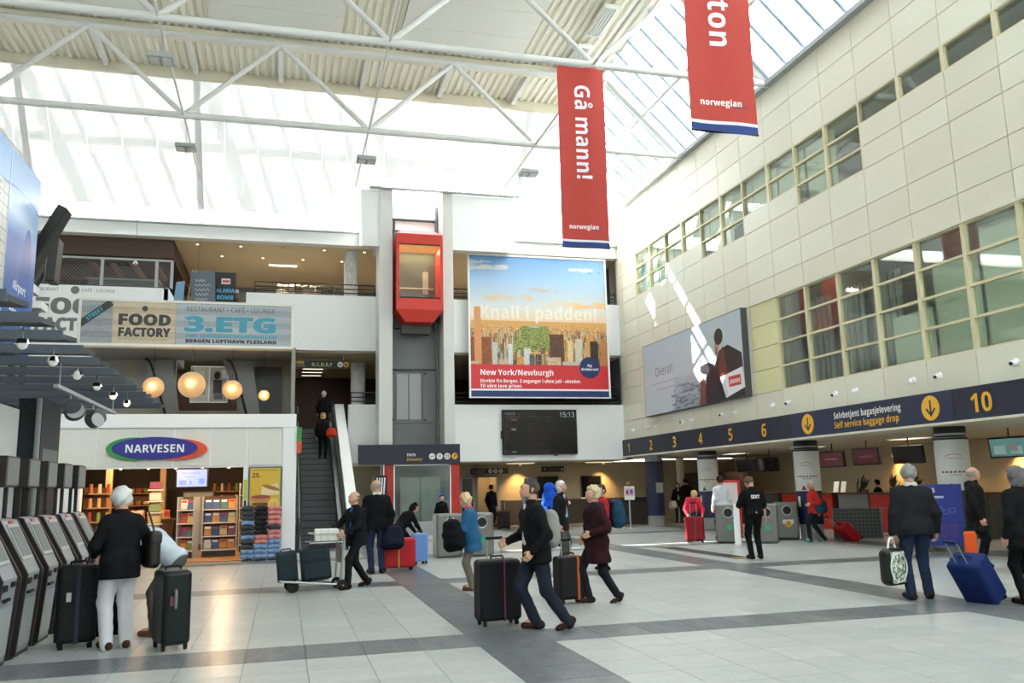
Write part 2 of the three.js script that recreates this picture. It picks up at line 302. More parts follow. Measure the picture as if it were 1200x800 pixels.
// ---------- back wall, galleries ----------
const ZB = -33;
{
  const dorm = (x0, x1) => prism([[33, 11.2], [31.8, 10.88], [31.8, 13.18], [33, 13.18]], x1 - x0).rotateY(Math.PI / 2).translate((x0 + x1) / 2, 0, 0);
  struct('wall_back', 'white back wall with parapets round the open gallery floors', 'wall', merge(
    bx(2.35, XR + 0.05, 2.69, 4.92, ZB - 0.3, ZB), bx(-1.5, XR + 0.05, 7.0, 9.17, ZB - 0.3, ZB), bx(-16.6, XR + 0.05, 11.2, 11.7, ZB - 0.4, ZB),
    dorm(2.7, 3.38), dorm(6.24, 8.75), bx(3.3, 6.3, 10.88, 13.18, ZB - 0.3, ZB)), M.white);
  struct('wall_gallery_left', 'white parapet of the left gallery under the mesh railing', 'wall', merge(bx(-10, -3.62, 5.2, 8.07, -28.25, -28), bx(-3.75, -3.6, 6.2, 8.05, -33, -28), bx(-10, -9.8, 3.6, 11.7, -33, -28)), M.white);
  struct('wall_gallery', 'grey walls at the back of the gallery floors', 'wall', merge(bx(-17, 14, 7.9, 11.3, -41.2, -41), bx(13.7, 13.9, 3.9, 11.3, -41, -33)), M.grey);
  struct('wall_lounge', 'dark brown wall at the back of the second floor', 'wall', bx(-17, 14, 3.9, 7.1, -41.2, -41), M.brown);
  struct('floor_gallery', 'gallery floor slabs seen edge on behind the parapets', 'floor', merge(bx(2.35, 14, 2.69, 3.9, -41, ZB - 0.3), bx(-1.4, 2.35, 3.3, 3.9, -41, -34.2), bx(-17, -1.4, 3.3, 3.9, -41, -25.2), bx(-17, 14, 7.1, 8.0, -41, ZB - 0.3), bx(-9.9, -3.75, 7.1, 8.0, ZB - 0.3, -28.25), bx(-3.6, -1.5, 7.0, 7.55, ZB - 0.3, -29.6)), mat(0x9c9488, 0.6));
  struct('ceiling_gallery', 'warm beige ceiling of the top gallery with small downlights', 'ceiling', merge(bx(-17, 14, 11.22, 11.66, -41.2, ZB - 0.4), bx(-17, 14, 6.95, 7.1, -41, ZB - 0.3)), mat(0xddcfae, 0.7));
  struct('ceiling_recess', 'beige ceiling of the low passage under the gallery', 'ceiling', bx(2.35, 14, 2.66, 2.7, -41, ZB - 0.01), M.warmWall);
  // ground floor passage under the gallery
  struct('wall_passage', 'beige wall of the ground floor passage with a dark lower band', 'wall', merge(bx(2, 7.5, 0, 2.7, -37.2, -37), bx(7.5, 8.2, 2.1, 2.7, -37.2, -37), bx(8.05, 8.25, 0, 2.7, -37.2, -37), bx(8.2, 9.2, 2.12, 2.7, -37.2, -37), bx(9.15, 17, 0, 2.7, -37.2, -37), bx(7.2, 9.5, 0, 2.7, -39.2, -39), bx(9.2, 9.4, 0, 2.7, -39, -37.2), bx(7.2, 7.4, 0, 2.7, -39, -37.2), bx(16.9, 21, 0, 2.75, -37.2, -37)), M.warmWall);
  struct('trim_3', 'dark lower band along the passage wall', 'trim', bx(9.25, 16.9, 0, 1.08, -37, -36.96), M.wainscot);
  const door = (n, x0, x1, y1, label, leaf) => { const g = thing('door_' + n, label, 'door', [(x0 + x1) / 2, 0, -36.98], 0, undefined, 'structure'); const w = x1 - x0;
    part(g, 'frame', merge(bx(-w / 2 - 0.06, -w / 2, 0, y1 + 0.06, 0, 0.06), bx(w / 2, w / 2 + 0.06, 0, y1 + 0.06, 0, 0.06), bx(-w / 2, w / 2, y1, y1 + 0.06, 0, 0.06)), M.greyL);
    if (leaf) { part(g, 'leaf', bx(-w / 2, w / 2, 0, y1, 0.0, 0.04), leaf); part(g, 'handle', bar([w * 0.38, 1.0, 0.07], [w * 0.38, 1.12, 0.07], 0.015), M.steel); } return g; };
  door(1, 7.55, 8.0, 2.08, 'dark glazed door beside the lit doorway in the passage', M.screen);
  door(2, 8.26, 9.12, 2.1, 'lit open doorway in the passage under the black sign', null);
  door(3, 10.35, 10.85, 2.03, 'closed grey door in the beige passage wall', M.greyD);
  for (const [i, x0, x1, lab] of [[20, 11.0, 11.92, 'dark hatch window with white sill beside the grey door'], [21, 13.05, 13.97, 'dark hatch window in the passage near the check-in corner']]) {
    const g = thing('window_' + i, lab, 'window', [(x0 + x1) / 2, 1.13, -36.98], 0, undefined, 'structure'), w = x1 - x0;
    part(g, 'pane', bx(-w / 2, w / 2, 0, 0.93, 0, 0.03), M.screen); part(g, 'sill', bx(-w / 2 - 0.05, w / 2 + 0.05, -0.06, 0, 0, 0.12), M.white); part(g, 'frame', merge(bx(-w / 2 - 0.05, -w / 2, 0, 0.98, 0, 0.05), bx(w / 2, w / 2 + 0.05, 0, 0.98, 0, 0.05), bx(-w / 2, w / 2, 0.93, 0.98, 0, 0.05)), M.greyD);
  }
  // hanging signs in the passage
  const sign = (x, y, z, w, h, label, draw) => { const g = thing('hanging_sign', label, 'sign', [x, y, z]); part(g, 'board', box(w, h, 0.08), M.black); part(g, 'lettering', plane(w, h), print(Math.round(128 * w / h), 128, draw), [0, 0, 0.042]);
    for (const s of [-1, 1]) part(g, 'rod', cyl(0.012, 0.012, 0.3, 8), M.steel, [s * w * 0.4, h / 2 + 0.15, 0]); return g; };
  const disc = (c, x, y, r, col) => { c.fillStyle = col; c.beginPath(); c.arc(x, y, r, 0, 7); c.fill(); };
  sign(8.55, 2.36, -36, 1.65, 0.24, 'black passage sign with three pale round pictograms', (c, w, h) => { c.fillStyle = '#191a1c'; c.fillRect(0, 0, w, h); disc(c, h * 0.6, h / 2, h * 0.28, '#666'); c.fillStyle = '#8f8f8c'; c.fillRect(h * 1.2, h * 0.3, h * 1.5, h * 0.12); c.fillStyle = '#8a6f34'; c.fillRect(h * 1.2, h * 0.6, h * 1.2, h * 0.12); for (let k = 0; k < 3; k++) { disc(c, w * (0.52 + k * 0.14), h / 2, h * 0.36, '#c9c9c4'); disc(c, w * (0.52 + k * 0.14), h / 2, h * 0.16, '#333'); } });
  sign(11.4, 2.4, -36, 1.0, 0.24, 'short black passage sign over the hatch window', (c, w, h) => { c.fillStyle = '#17181a'; c.fillRect(0, 0, w, h); disc(c, h * 0.5, h / 2, h * 0.22, '#889'); c.fillStyle = '#5c5c5c'; c.fillRect(w * 0.24, h * 0.44, w * 0.5, h * 0.14); c.fillStyle = '#bbb'; c.beginPath(); c.moveTo(w * 0.92, h * 0.22); c.lineTo(w * 0.97, h * 0.78); c.lineTo(w * 0.87, h * 0.78); c.fill(); });
  // wall washers
  for (const [x, lab] of [[10.05, 'left of the short black sign'], [13.95, 'above the hatch near the check-in corner']]) {
    const g = thing('wall_light', `small warm ceiling spotlight ${lab}`, 'light', [x, 2.66, -36.45], 0, 'warm spotlights in the passage');
    part(g, 'housing', cyl(0.06, 0.06, 0.06, 14), M.white, [0, -0.03, 0]); part(g, 'bulb', cyl(0.045, 0.045, 0.01, 14), mat(0xffe0a0, 0.5, 0, { emissive: 0xffc060, emissiveIntensity: 4 }), [0, -0.062, 0]);
    const l = new THREE.SpotLight(0xffc47a, 16, 6, 0.75, 0.7, 2); l.position.set(0, -0.09, 0); l.target.position.set(0, -1.6, -0.5); l.castShadow = true; l.shadow.radius = 2; g.add(l, l.target);
  }
  { // soft light strips in the passage and galleries
    const strip = (x, y, z, w, d, I, col, label, group) => { const g = thing('ceiling_light', label, 'light', [x, y, z], 0, group); part(g, 'tray', box(w, 0.03, d), M.white, [0, -0.015, 0]); part(g, 'diffuser', box(w * 0.94, 0.01, d * 0.9), mat(0xffffff, 0.6, 0, { emissive: col, emissiveIntensity: 1.5 }), [0, -0.034, 0]);
      const l = new THREE.RectAreaLight(col, I, w * 0.94, d * 0.9); l.position.set(0, -0.045, 0); l.rotation.x = -Math.PI / 2; g.add(l); return g; };
    strip(8.7, 2.66, -38.1, 0.8, 0.3, 22, 0xffd69a, 'warm ceiling light inside the lit doorway');
    strip(13.2, 2.66, -35, 1.2, 0.3, 9, 0xffe2b8, 'flat ceiling light in the passage near the check-in corner');
    strip(9.6, 2.66, -34.8, 1.2, 0.3, 6, 0xffe2b8, 'flat ceiling light in the passage before the doors');
    for (let k = 0; k < 5; k++) strip(1.15, 6.94, -35.4 - 1.1 * k, 0.9, 0.12, 5, 0xfff2da, 'slim ceiling light strip above the top of the escalator', 'light strips over the escalator landing');
    for (const [x, lab] of [[-7, 'over the mesh railing'], [-0.2, 'above the white parapet'], [10.2, 'behind the big city poster']]) strip(x, 11.21, -36.5, 1.2, 0.3, 230, 0xffeed6, `wide soft gallery ceiling light ${lab}`, 'gallery ceiling lights');
  }
  for (let k = 0; k < 14; k++) { const x = -6.6 + k * 0.8, row = k % 2; if (x > 3.2) continue; const g = thing('downlight', 'tiny round downlight in the beige gallery ceiling', 'light', [x, 11.22, -33.9 - row * 1.6], 0, 'gallery downlights'); part(g, 'ring', cyl(0.07, 0.07, 0.02, 14), k % 5 === 3 ? M.black : M.white, [0, -0.01, 0]); part(g, 'lens', cyl(0.05, 0.05, 0.006, 12), mat(0xffffff, 0.4, 0, { emissive: 0xfff0d0, emissiveIntensity: k % 5 === 3 ? 0 : 3 }), [0, -0.022, 0]); }
  // columns on the gallery floors
  solo('gallery_column', 'mottled white round column behind the top gallery railing', 'column', cyl(0.27, 0.27, 3.2, 28), mat(0xffffff, 0.6, 0, { map: noiseTex(128, [205, 208, 206], 26, [3, 20, 60]) }), [2.48, 9.6, -34]);
  solo('gallery_column', 'plain white round column on the second floor right of the escalator', 'column', cyl(0.3, 0.3, 3.06, 28), M.white, [2.95, 5.45, -36]);
  // railings behind the parapets
  const rail = (x0, x1, y, z, n, label) => { const g = thing('railing', label, 'railing', [0, y, z]); for (const h of [0.14, 0.3, 0.48]) part(g, 'rail', bar([x0, h, 0], [x1, h, 0], 0.022), M.charcoal); for (let k = 0; k <= n; k++) part(g, 'post', bar([x0 + (x1 - x0) * k / n, 0, 0], [x0 + (x1 - x0) * k / n, 0.5, 0], 0.02), M.charcoal); return g; };
  rail(-1.2, 3.35, 9.16, -33.15, 3, 'dark pipe railing on the white parapet left of the red lift');
  rail(6.3, 13.5, 9.16, -33.15, 6, 'dark pipe railing on the upper parapet behind the city poster');
  rail(2.45, 3.4, 4.91, -33.15, 2, 'short dark pipe railing between the escalator and the lift');
  rail(6.3, 13.5, 4.91, -33.15, 6, 'dark pipe railing above the departures board');
  // dark dry stone display and black board in the top gallery
  { const g = thing('stone_wall', 'rough wall of stacked grey and tan stones behind the top gallery railing', 'wall', [0.75, 8.0, -36.6]); const sm = [0x8d8677, 0xa79d89, 0x6d675c, 0xb9b1a0].map((c) => mat(c, 0.85)); for (let r = 0; r < 11; r++) for (let k = 0; k < 9; k++) { const w = 0.2 + 0.1 * rnd(); part(g, 'stone', rbox(0.25, 0.2, 0.22, 0.05, 1), sm[Math.floor(rnd() * 4)], [-1.05 + k * 0.26 + rr(-0.03, 0.03), 0.12 + r * 0.215, rr(-0.05, 0.05)], [rr(-0.1, 0.1), rr(-0.2, 0.2), rr(-0.12, 0.12)]); } }
  { const g = thing('menu_board', 'tall narrow black menu board in the gallery beside the corner', 'board', [13.25, 9.2, -34]); part(g, 'panel', box(0.75, 1.9, 0.06), M.black, [0, 0.85, 0]); part(g, 'lettering', plane(0.66, 1.75), print(128, 340, (c, w, h) => { c.fillStyle = '#17181b'; c.fillRect(0, 0, w, h); c.fillStyle = '#bbb'; c.fillRect(26, 22, 74, 16); c.fillStyle = '#777'; for (let k = 0; k < 11; k++) c.fillRect(18, 70 + k * 22, 50 + (k * 37) % 40, 5); }), [0, 0.85, 0.032]); part(g, 'foot', box(0.5, 0.03, 0.3), M.black, [0, -0.11, 0]); }
  solo('shelf_unit', 'low red brown counter seen between the lift and the city poster', 'counter', rbox(1.6, 0.9, 0.6, 0.03), mat(0x7a2d1c, 0.5), [7.2, 8.9, -35]);
}
// ---------- departures board, posters, banners ----------
{
  const g = thing('departures_board', 'wide black departures screen reading 15:13 on the white back wall', 'screen', [9.93, 3.81, ZB]);
  part(g, 'housing', rbox(3.12, 1.8, 0.16, 0.02), M.black, [0, 0, 0.09]);
  part(g, 'screen', plane(3.02, 1.7), print(1024, 576, (c, w, h) => {
    c.fillStyle = '#15130f'; c.fillRect(0, 0, w, h);
    text(c, 'Avgang', 16, 34, 44, '#8a8f98', 'normal'); c.fillStyle = '#43372a'; c.fillRect(210, 28, 230, 14); text(c, '15:13', w - 12, 52, 92, '#c9ccd0', 'normal', 'right');
    c.fillStyle = '#4b4e52'; for (const x of [12, 130, 350, 560]) c.fillRect(x, 78, 120, 8);
    for (let k = 0; k < 11; k++) { const y = 120 + k * 40; c.fillStyle = k % 2 ? '#2c251b' : '#352b1e'; c.fillRect(14, y, 70, 12); c.fillRect(330, y, 180 + (k * 53) % 90, 12); c.fillRect(590, y, 60, 12); }
    c.fillStyle = '#7a2a1a'; c.fillRect(100, 112, 90, 26); c.fillStyle = '#8d93a4'; c.fillRect(105, 240, 66, 24); c.fillStyle = '#70757c'; c.fillRect(110, 540, 60, 20);
  }, 0.25, { emissive: 0xffffff, emissiveMap: null, emissiveIntensity: 0 }), [0, 0, 0.172]);
  part(g, 'ventilation_tab', box(0.12, 0.05, 0.05), M.black, [0.65, -0.92, 0.08]); part(g, 'bracket', box(0.05, 0.3, 0.1), M.black, [-1.58, -0.1, 0.06]);
}
{
  const g = thing('city_poster', 'huge poster of a city skyline with a red foot reading New York/Newburgh', 'poster', [9.96, 8.08, -32.62]);
  const W = 5.92, H = 5.86;
  part(g, 'backing', box(W, H, 0.05), M.white, [0, 0, -0.03]);
  part(g, 'print', plane(W - 0.12, H - 0.1), print(1400, 1400, (c, w, h) => {
    const sk = c.createLinearGradient(0, 0, 0, h * 0.5); sk.addColorStop(0, '#6f9fd2'); sk.addColorStop(0.35, '#a3c4e3'); sk.addColorStop(0.75, '#dcdcd6'); sk.addColorStop(1, '#f0c79a'); c.fillStyle = sk; c.fillRect(0, 0, w, h * 0.5);
    const cloud = (x, y, s, n, col) => { for (let k = 0; k < n; k++) { c.fillStyle = col; c.beginPath(); c.ellipse(x + rr(-1, 1) * s * 1.7, y + rr(-0.4, 0.4) * s * 0.5, s * rr(0.3, 0.6), s * rr(0.08, 0.2), 0, 0, 7); c.fill(); } };
    cloud(150, 110, 120, 26, 'rgba(230,214,205,0.35)'); cloud(70, 70, 80, 14, 'rgba(240,228,220,0.35)'); cloud(760, 335, 80, 10, 'rgba(214,170,140,0.3)'); cloud(420, 420, 130, 14, 'rgba(226,196,160,0.4)'); cloud(1250, 480, 120, 16, 'rgba(240,190,130,0.5)'); cloud(1000, 470, 120, 12, 'rgba(236,206,170,0.4)');
    c.fillStyle = '#d9a765'; c.fillRect(0, h * 0.465, w, h * 0.33);
    const cols = ['#e6b878', '#d08a45', '#b7743a', '#f0cf96', '#8d5a32', '#c9a26a'];
    for (let k = 0; k < 1500; k++) { const t = rnd(); c.fillStyle = cols[Math.floor(rnd() * 6)]; c.globalAlpha = 0.25 + 0.5 * t; c.fillRect(rnd() * w, h * (0.465 + 0.07 * t), 4 + t * 9, 3 + t * 9); }
    c.globalAlpha = 1;
    c.fillStyle = '#7f8a45'; c.beginPath(); c.moveTo(w * 0.38, h * 0.5); c.lineTo(w * 0.56, h * 0.5); c.lineTo(w * 0.6, h * 0.68); c.lineTo(w * 0.14, h * 0.68); c.fill();
    for (let k = 0; k < 1500; k++) { const t = rnd(), y = h * (0.5 + 0.18 * t), xl = w * (0.38 - 0.24 * t), xr = w * (0.56 + 0.04 * t); c.fillStyle = ['#6a7a38', '#8f9a50', '#a5a860', '#556a30', '#b8ae6c'][Math.floor(rnd() * 5)]; c.beginPath(); c.ellipse(rr(xl, xr), y, 4 + t * 8, 2 + t * 4, 0, 0, 7); c.fill(); }
    c.fillStyle = '#b9c7c9'; c.beginPath(); c.ellipse(w * 0.46, h * 0.505, 60, 6, 0, 0, 7); c.fill(); c.beginPath(); c.ellipse(w * 0.3, h * 0.565, 40, 7, 0, 0, 7); c.fill();
    const greys = ['#c9a878', '#b98a58', '#d9c9a8', '#a97a50', '#e0c08a', '#8f6a4c', '#cfc4b0', '#7d6a5c', '#d0a060', '#bdb4a4'];
    for (let r = 0; r < 9; r++) { const t = r / 8, base = h * (0.54 + 0.25 * t); for (let x = -10; x < w; x += 12 + 26 * t) { const inPark = x > w * (0.36 - 0.24 * t) && x < w * (0.57 + 0.03 * t) && r < 6; if (inPark || rnd() < 0.25) continue; const bw = (10 + 30 * t) * rr(0.6, 1.2), bh = (16 + 90 * t) * rr(0.4, 1.3); c.fillStyle = greys[Math.floor(rnd() * 10)]; c.fillRect(x, base - bh, bw, bh + 60); c.fillStyle = 'rgba(70,48,36,0.4)'; c.fillRect(x + bw * 0.6, base - bh, bw * 0.4, bh + 60); if (t > 0.4) { c.fillStyle = 'rgba(60,44,36,0.45)'; for (let yy = base - bh + 6; yy < base; yy += 9) c.fillRect(x + 2, yy, bw - 4, 3); } } }
    const tower = (x, y, bw, col, lit) => { c.fillStyle = col; c.fillRect(x * w, y * h, bw * w, h * 0.82 - y * h); c.fillStyle = lit; for (let a = 0; a < bw * w - 6; a += 11) for (let b = y * h + 6; b < h * 0.8; b += 14) if (rnd() < 0.55) c.fillRect(x * w + 3 + a, b, 5, 7); };
    tower(0, 0.585, 0.15, '#8a4a28', '#c07a48'); tower(0.03, 0.37, 0.05, '#d8935a', '#e8b27c'); tower(0.155, 0.62, 0.035, '#cfc9c0', '#8f8a82'); tower(0.2, 0.74, 0.1, '#d3bb98', '#7a6a58'); tower(0.27, 0.63, 0.03, '#dbe0e2', '#8a98a4'); tower(0.33, 0.72, 0.07, '#d89c55', '#8a5a30'); tower(0.38, 0.66, 0.05, '#dfe0dc', '#6c7078'); tower(0.42, 0.7, 0.035, '#4a4d55', '#b7a58c'); tower(0.465, 0.7, 0.04, '#39332f', '#c9b08a'); tower(0.57, 0.555, 0.105, '#5a3a2a', '#8d5e40'); tower(0.55, 0.72, 0.1, '#d8c09c', '#6d5844'); tower(0.7, 0.6, 0.04, '#e6cf92', '#b89a5c'); tower(0.76, 0.585, 0.05, '#d6ccb8', '#a89c84'); tower(0.66, 0.75, 0.13, '#c9c2b6', '#8f8a80'); tower(0.84, 0.56, 0.06, '#d9a05e', '#a86f3c'); tower(0.87, 0.6, 0.06, '#2f2420', '#6a4a36'); tower(0.95, 0.58, 0.05, '#b87a45', '#e0b070'); tower(0, 0.755, 0.06, '#cbb89a', '#7f7262');
    c.globalAlpha = 0.78; text(c, 'Knall i padden!', w * 0.065, h * 0.405, 176, '#f2e9da', 'bold', 'left', w * 0.87); c.globalAlpha = 1;
    text(c, 'norwegian', w * 0.73, h * 0.075, 50, '#ffffff', 'bold', 'left', w * 0.2); c.fillStyle = '#3a3f78'; c.fillRect(w * 0.88, h * 0.098, 26, 6); c.fillRect(w * 0.95, h * 0.092, 26, 5);
    c.fillStyle = '#d8343a'; c.fillRect(0, h * 0.775, w, h * 0.17); c.fillStyle = '#efeff2'; c.fillRect(0, h * 0.945, w, h * 0.013); c.fillStyle = '#24376c'; c.fillRect(0, h * 0.958, w, h * 0.042);
    text(c, 'New York/Newburgh', w * 0.065, h * 0.83, 76, '#fff', 'bold', 'left', w * 0.53); text(c, 'Direkte fra Bergen. 2 avganger i uken juli - oktober.', w * 0.065, h * 0.89, 46, '#fff', 'bold', 'left', w * 0.73); text(c, 'Til våre lave priser.', w * 0.065, h * 0.925, 46, '#fff', 'bold');
    c.fillStyle = '#1d3264'; c.beginPath(); c.arc(w * 0.862, h * 0.79, w * 0.077, 0, 7); c.fill(); text(c, 'Ny', w * 0.862, h * 0.775, 38, '#fff', 'bold', 'center'); text(c, 'direkterute!', w * 0.862, h * 0.802, 36, '#fff', 'bold', 'center', w * 0.13);
  }, 0.45), [0, 0, 0.0]);
  for (const s of [-1, 1]) part(g, 'side_rail', box(0.07, H, 0.06), M.white, [s * (W / 2 - 0.03), 0, 0.01]);
  part(g, 'top_rail', box(W, 0.07, 0.06), M.white, [0, H / 2 - 0.03, 0.01]);
  const bannerMat = (word, wx, full) => print(512, full ? 2000 : 2000, (c, w, h) => {
    c.fillStyle = '#b53c30'; c.fillRect(0, 0, w, h); c.fillStyle = '#e0e0e4'; c.fillRect(0, h * 0.955, w, h * 0.012); c.fillStyle = '#1f3b7d'; c.fillRect(0, h * 0.967, w, h * 0.033);
    text(c, 'norwegian', w * 0.16, h * 0.885, 66, '#f4f0ee', 'bold', 'left', w * 0.62); c.strokeStyle = '#3a3f78'; c.lineWidth = 7; c.beginPath(); c.moveTo(w * 0.64, h * 0.901); c.lineTo(w * 0.73, h * 0.901); c.lineTo(w * 0.86, h * 0.894); c.stroke();
    c.save(); c.translate(wx * w, full ? h * 0.1 : h * 0.68); c.rotate(Math.PI / 2); text(c, word, 0, 0, 230, '#e9e6ec', 'bold', full ? 'left' : 'right'); c.restore();
  }, 0.75);
  const sheet = (w, h) => { const g = new THREE.PlaneGeometry(w, h, 10, 40), p = g.attributes.position; for (let i = 0; i < p.count; i++) p.setZ(i, 0.02 * Math.sin(p.getX(i) * 5) + 0.025 * Math.sin(p.getY(i) * 1.1)); g.computeVertexNormals(); return g; };
  for (const [x, z, y0, word, full, label] of [[7.66, -20.7, 7.86, 'Gå mann!', true, 'tall red hanging banner lettered Gå mann! beside the city poster'], [7.585, -13.1, 7.85, 'ton', false, 'red hanging banner cut by the top of the view, lettering ending in ton']]) {
    const h = full ? 5.16 : 5.2, b = thing('hanging_banner', label, 'banner', [x, y0, z]);
    part(b, 'cloth', sheet(1.34, h), bannerMat(word, 0.52, full), [0, h / 2, 0.1]);
    part(b, 'cloth_back', sheet(1.34, h), mat(0xb03a30, 0.75), [0, h / 2, 0.096]);
    part(b, 'top_rod', bar([-0.69, h, 0.1], [0.69, h, 0.1], 0.02), M.steel); part(b, 'bottom_rod', bar([-0.67, 0.03, 0.09], [0.67, 0.03, 0.09], 0.015), M.navy);
    for (const s of [-0.6, 0.6]) part(b, 'cord', bar([s, h, 0.1], [s, full ? h + 0.2 : 5.35, full ? 0.02 : 0.1], 0.006, 0.006, 6), M.steel);
    if (!full) part(b, 'carrier_rail', bar([-6, 5.35, 0.1], [6, 5.35, 0.1], 0.03), M.truss);
  }
}
{ // snowy outdoor advert on the cream wall
  const g = thing('wall_advert', 'lit advert of a hatted man on a rock by grey sea on the cream wall', 'poster', [XR, 5.54, -26.55], -Math.PI / 2);
  const W = 7.45, H = 2.72;
  part(g, 'box_frame', box(W, H, 0.2), M.greyD, [0, 0, 0.1]);
  part(g, 'print', plane(W - 0.06, H - 0.05), print(1500, 550, (c, w, h) => {
    const sk = c.createLinearGradient(0, 0, 0, h); sk.addColorStop(0, '#b9c6d2'); sk.addColorStop(0.55, '#c9cfd6'); sk.addColorStop(0.62, '#b8c0ca'); sk.addColorStop(1, '#a9adb6'); c.fillStyle = sk; c.fillRect(0, 0, w, h);
    c.fillStyle = '#cfd3da'; c.fillRect(0, h * 0.45, w * 0.35, h * 0.55);
    for (let k = 0; k < 300; k++) { c.fillStyle = ['rgba(70,78,95,0.35)', 'rgba(190,196,205,0.4)', 'rgba(110,118,132,0.35)'][k % 3]; c.beginPath(); c.ellipse(rr(0.33, 0.66) * w, h * rr(0.68, 1), rr(10, 50), rr(3, 10), rr(-0.2, 0.2), 0, 7); c.fill(); }
    c.fillStyle = '#7a4a3a'; c.beginPath(); c.moveTo(w * 0.6, h); c.lineTo(w * 0.615, h * 0.72); c.lineTo(w * 0.65, h * 0.68); c.lineTo(w * 0.72, h); c.fill();
    c.fillStyle = '#23262c'; c.beginPath(); c.moveTo(w * 0.66, h); c.lineTo(w * 0.68, h * 0.6); c.lineTo(w * 0.735, h * 0.55); c.lineTo(w * 0.76, h * 0.56); c.lineTo(w * 0.8, h * 0.4); c.lineTo(w * 0.88, h * 0.36); c.lineTo(w * 0.99, h * 0.5); c.lineTo(w, h); c.fill();
    c.fillStyle = '#6b3128'; c.beginPath(); c.moveTo(w * 0.79, h * 0.72); c.lineTo(w * 0.8, h * 0.42); c.lineTo(w * 0.84, h * 0.36); c.lineTo(w * 0.87, h * 0.72); c.fill();
    c.fillStyle = '#23262c'; c.beginPath(); c.ellipse(w * 0.69, h * 0.575, w * 0.07, h * 0.07, 0.05, 0, 7); c.fill(); c.fillRect(w * 0.623, h * 0.44, w * 0.012, h * 0.14);
    c.fillStyle = '#b98a70'; c.beginPath(); c.ellipse(w * 0.785, h * 0.33, w * 0.02, h * 0.07, 0, 0, 7); c.fill(); c.fillStyle = '#8a5a42'; c.fillRect(w * 0.77, h * 0.36, w * 0.02, h * 0.08);
    c.fillStyle = '#2c2a2c'; c.beginPath(); c.ellipse(w * 0.805, h * 0.23, w * 0.038, h * 0.1, 0, 0, 7); c.fill();
    text(c, 'Overalt', w * 0.135, h * 0.42, 96, '#7a7480', '100', 'left'); c.fillStyle = 'rgba(140,140,150,0.6)'; for (const [x, y, l] of [[0.1, 0.57, 0.3], [0.15, 0.66, 0.2]]) for (let k = 0; k < 14; k++) c.fillRect(w * (x + l * k / 14), h * y, w * l / 18, 8);
    c.fillStyle = '#f0f1f2'; c.beginPath(); c.moveTo(w * 0.8, h * 0.72); c.lineTo(w * 0.99, h * 0.66); c.lineTo(w, h * 0.9); c.lineTo(w * 0.84, h * 0.98); c.fill(); c.fillStyle = '#d5dbe0'; c.beginPath(); c.moveTo(w * 0.8, h * 0.72); c.lineTo(w * 0.835, h * 0.73); c.lineTo(w * 0.86, h * 0.95); c.lineTo(w * 0.84, h * 0.98); c.fill();
    c.fillStyle = '#c8372f'; c.fillRect(w * 0.87, h * 0.74, w * 0.1, h * 0.12); text(c, 'phonero', w * 0.92, h * 0.8, 46, '#fff', 'bold', 'center', w * 0.085);
  }, 0.3), [0, 0, 0.203]);
}
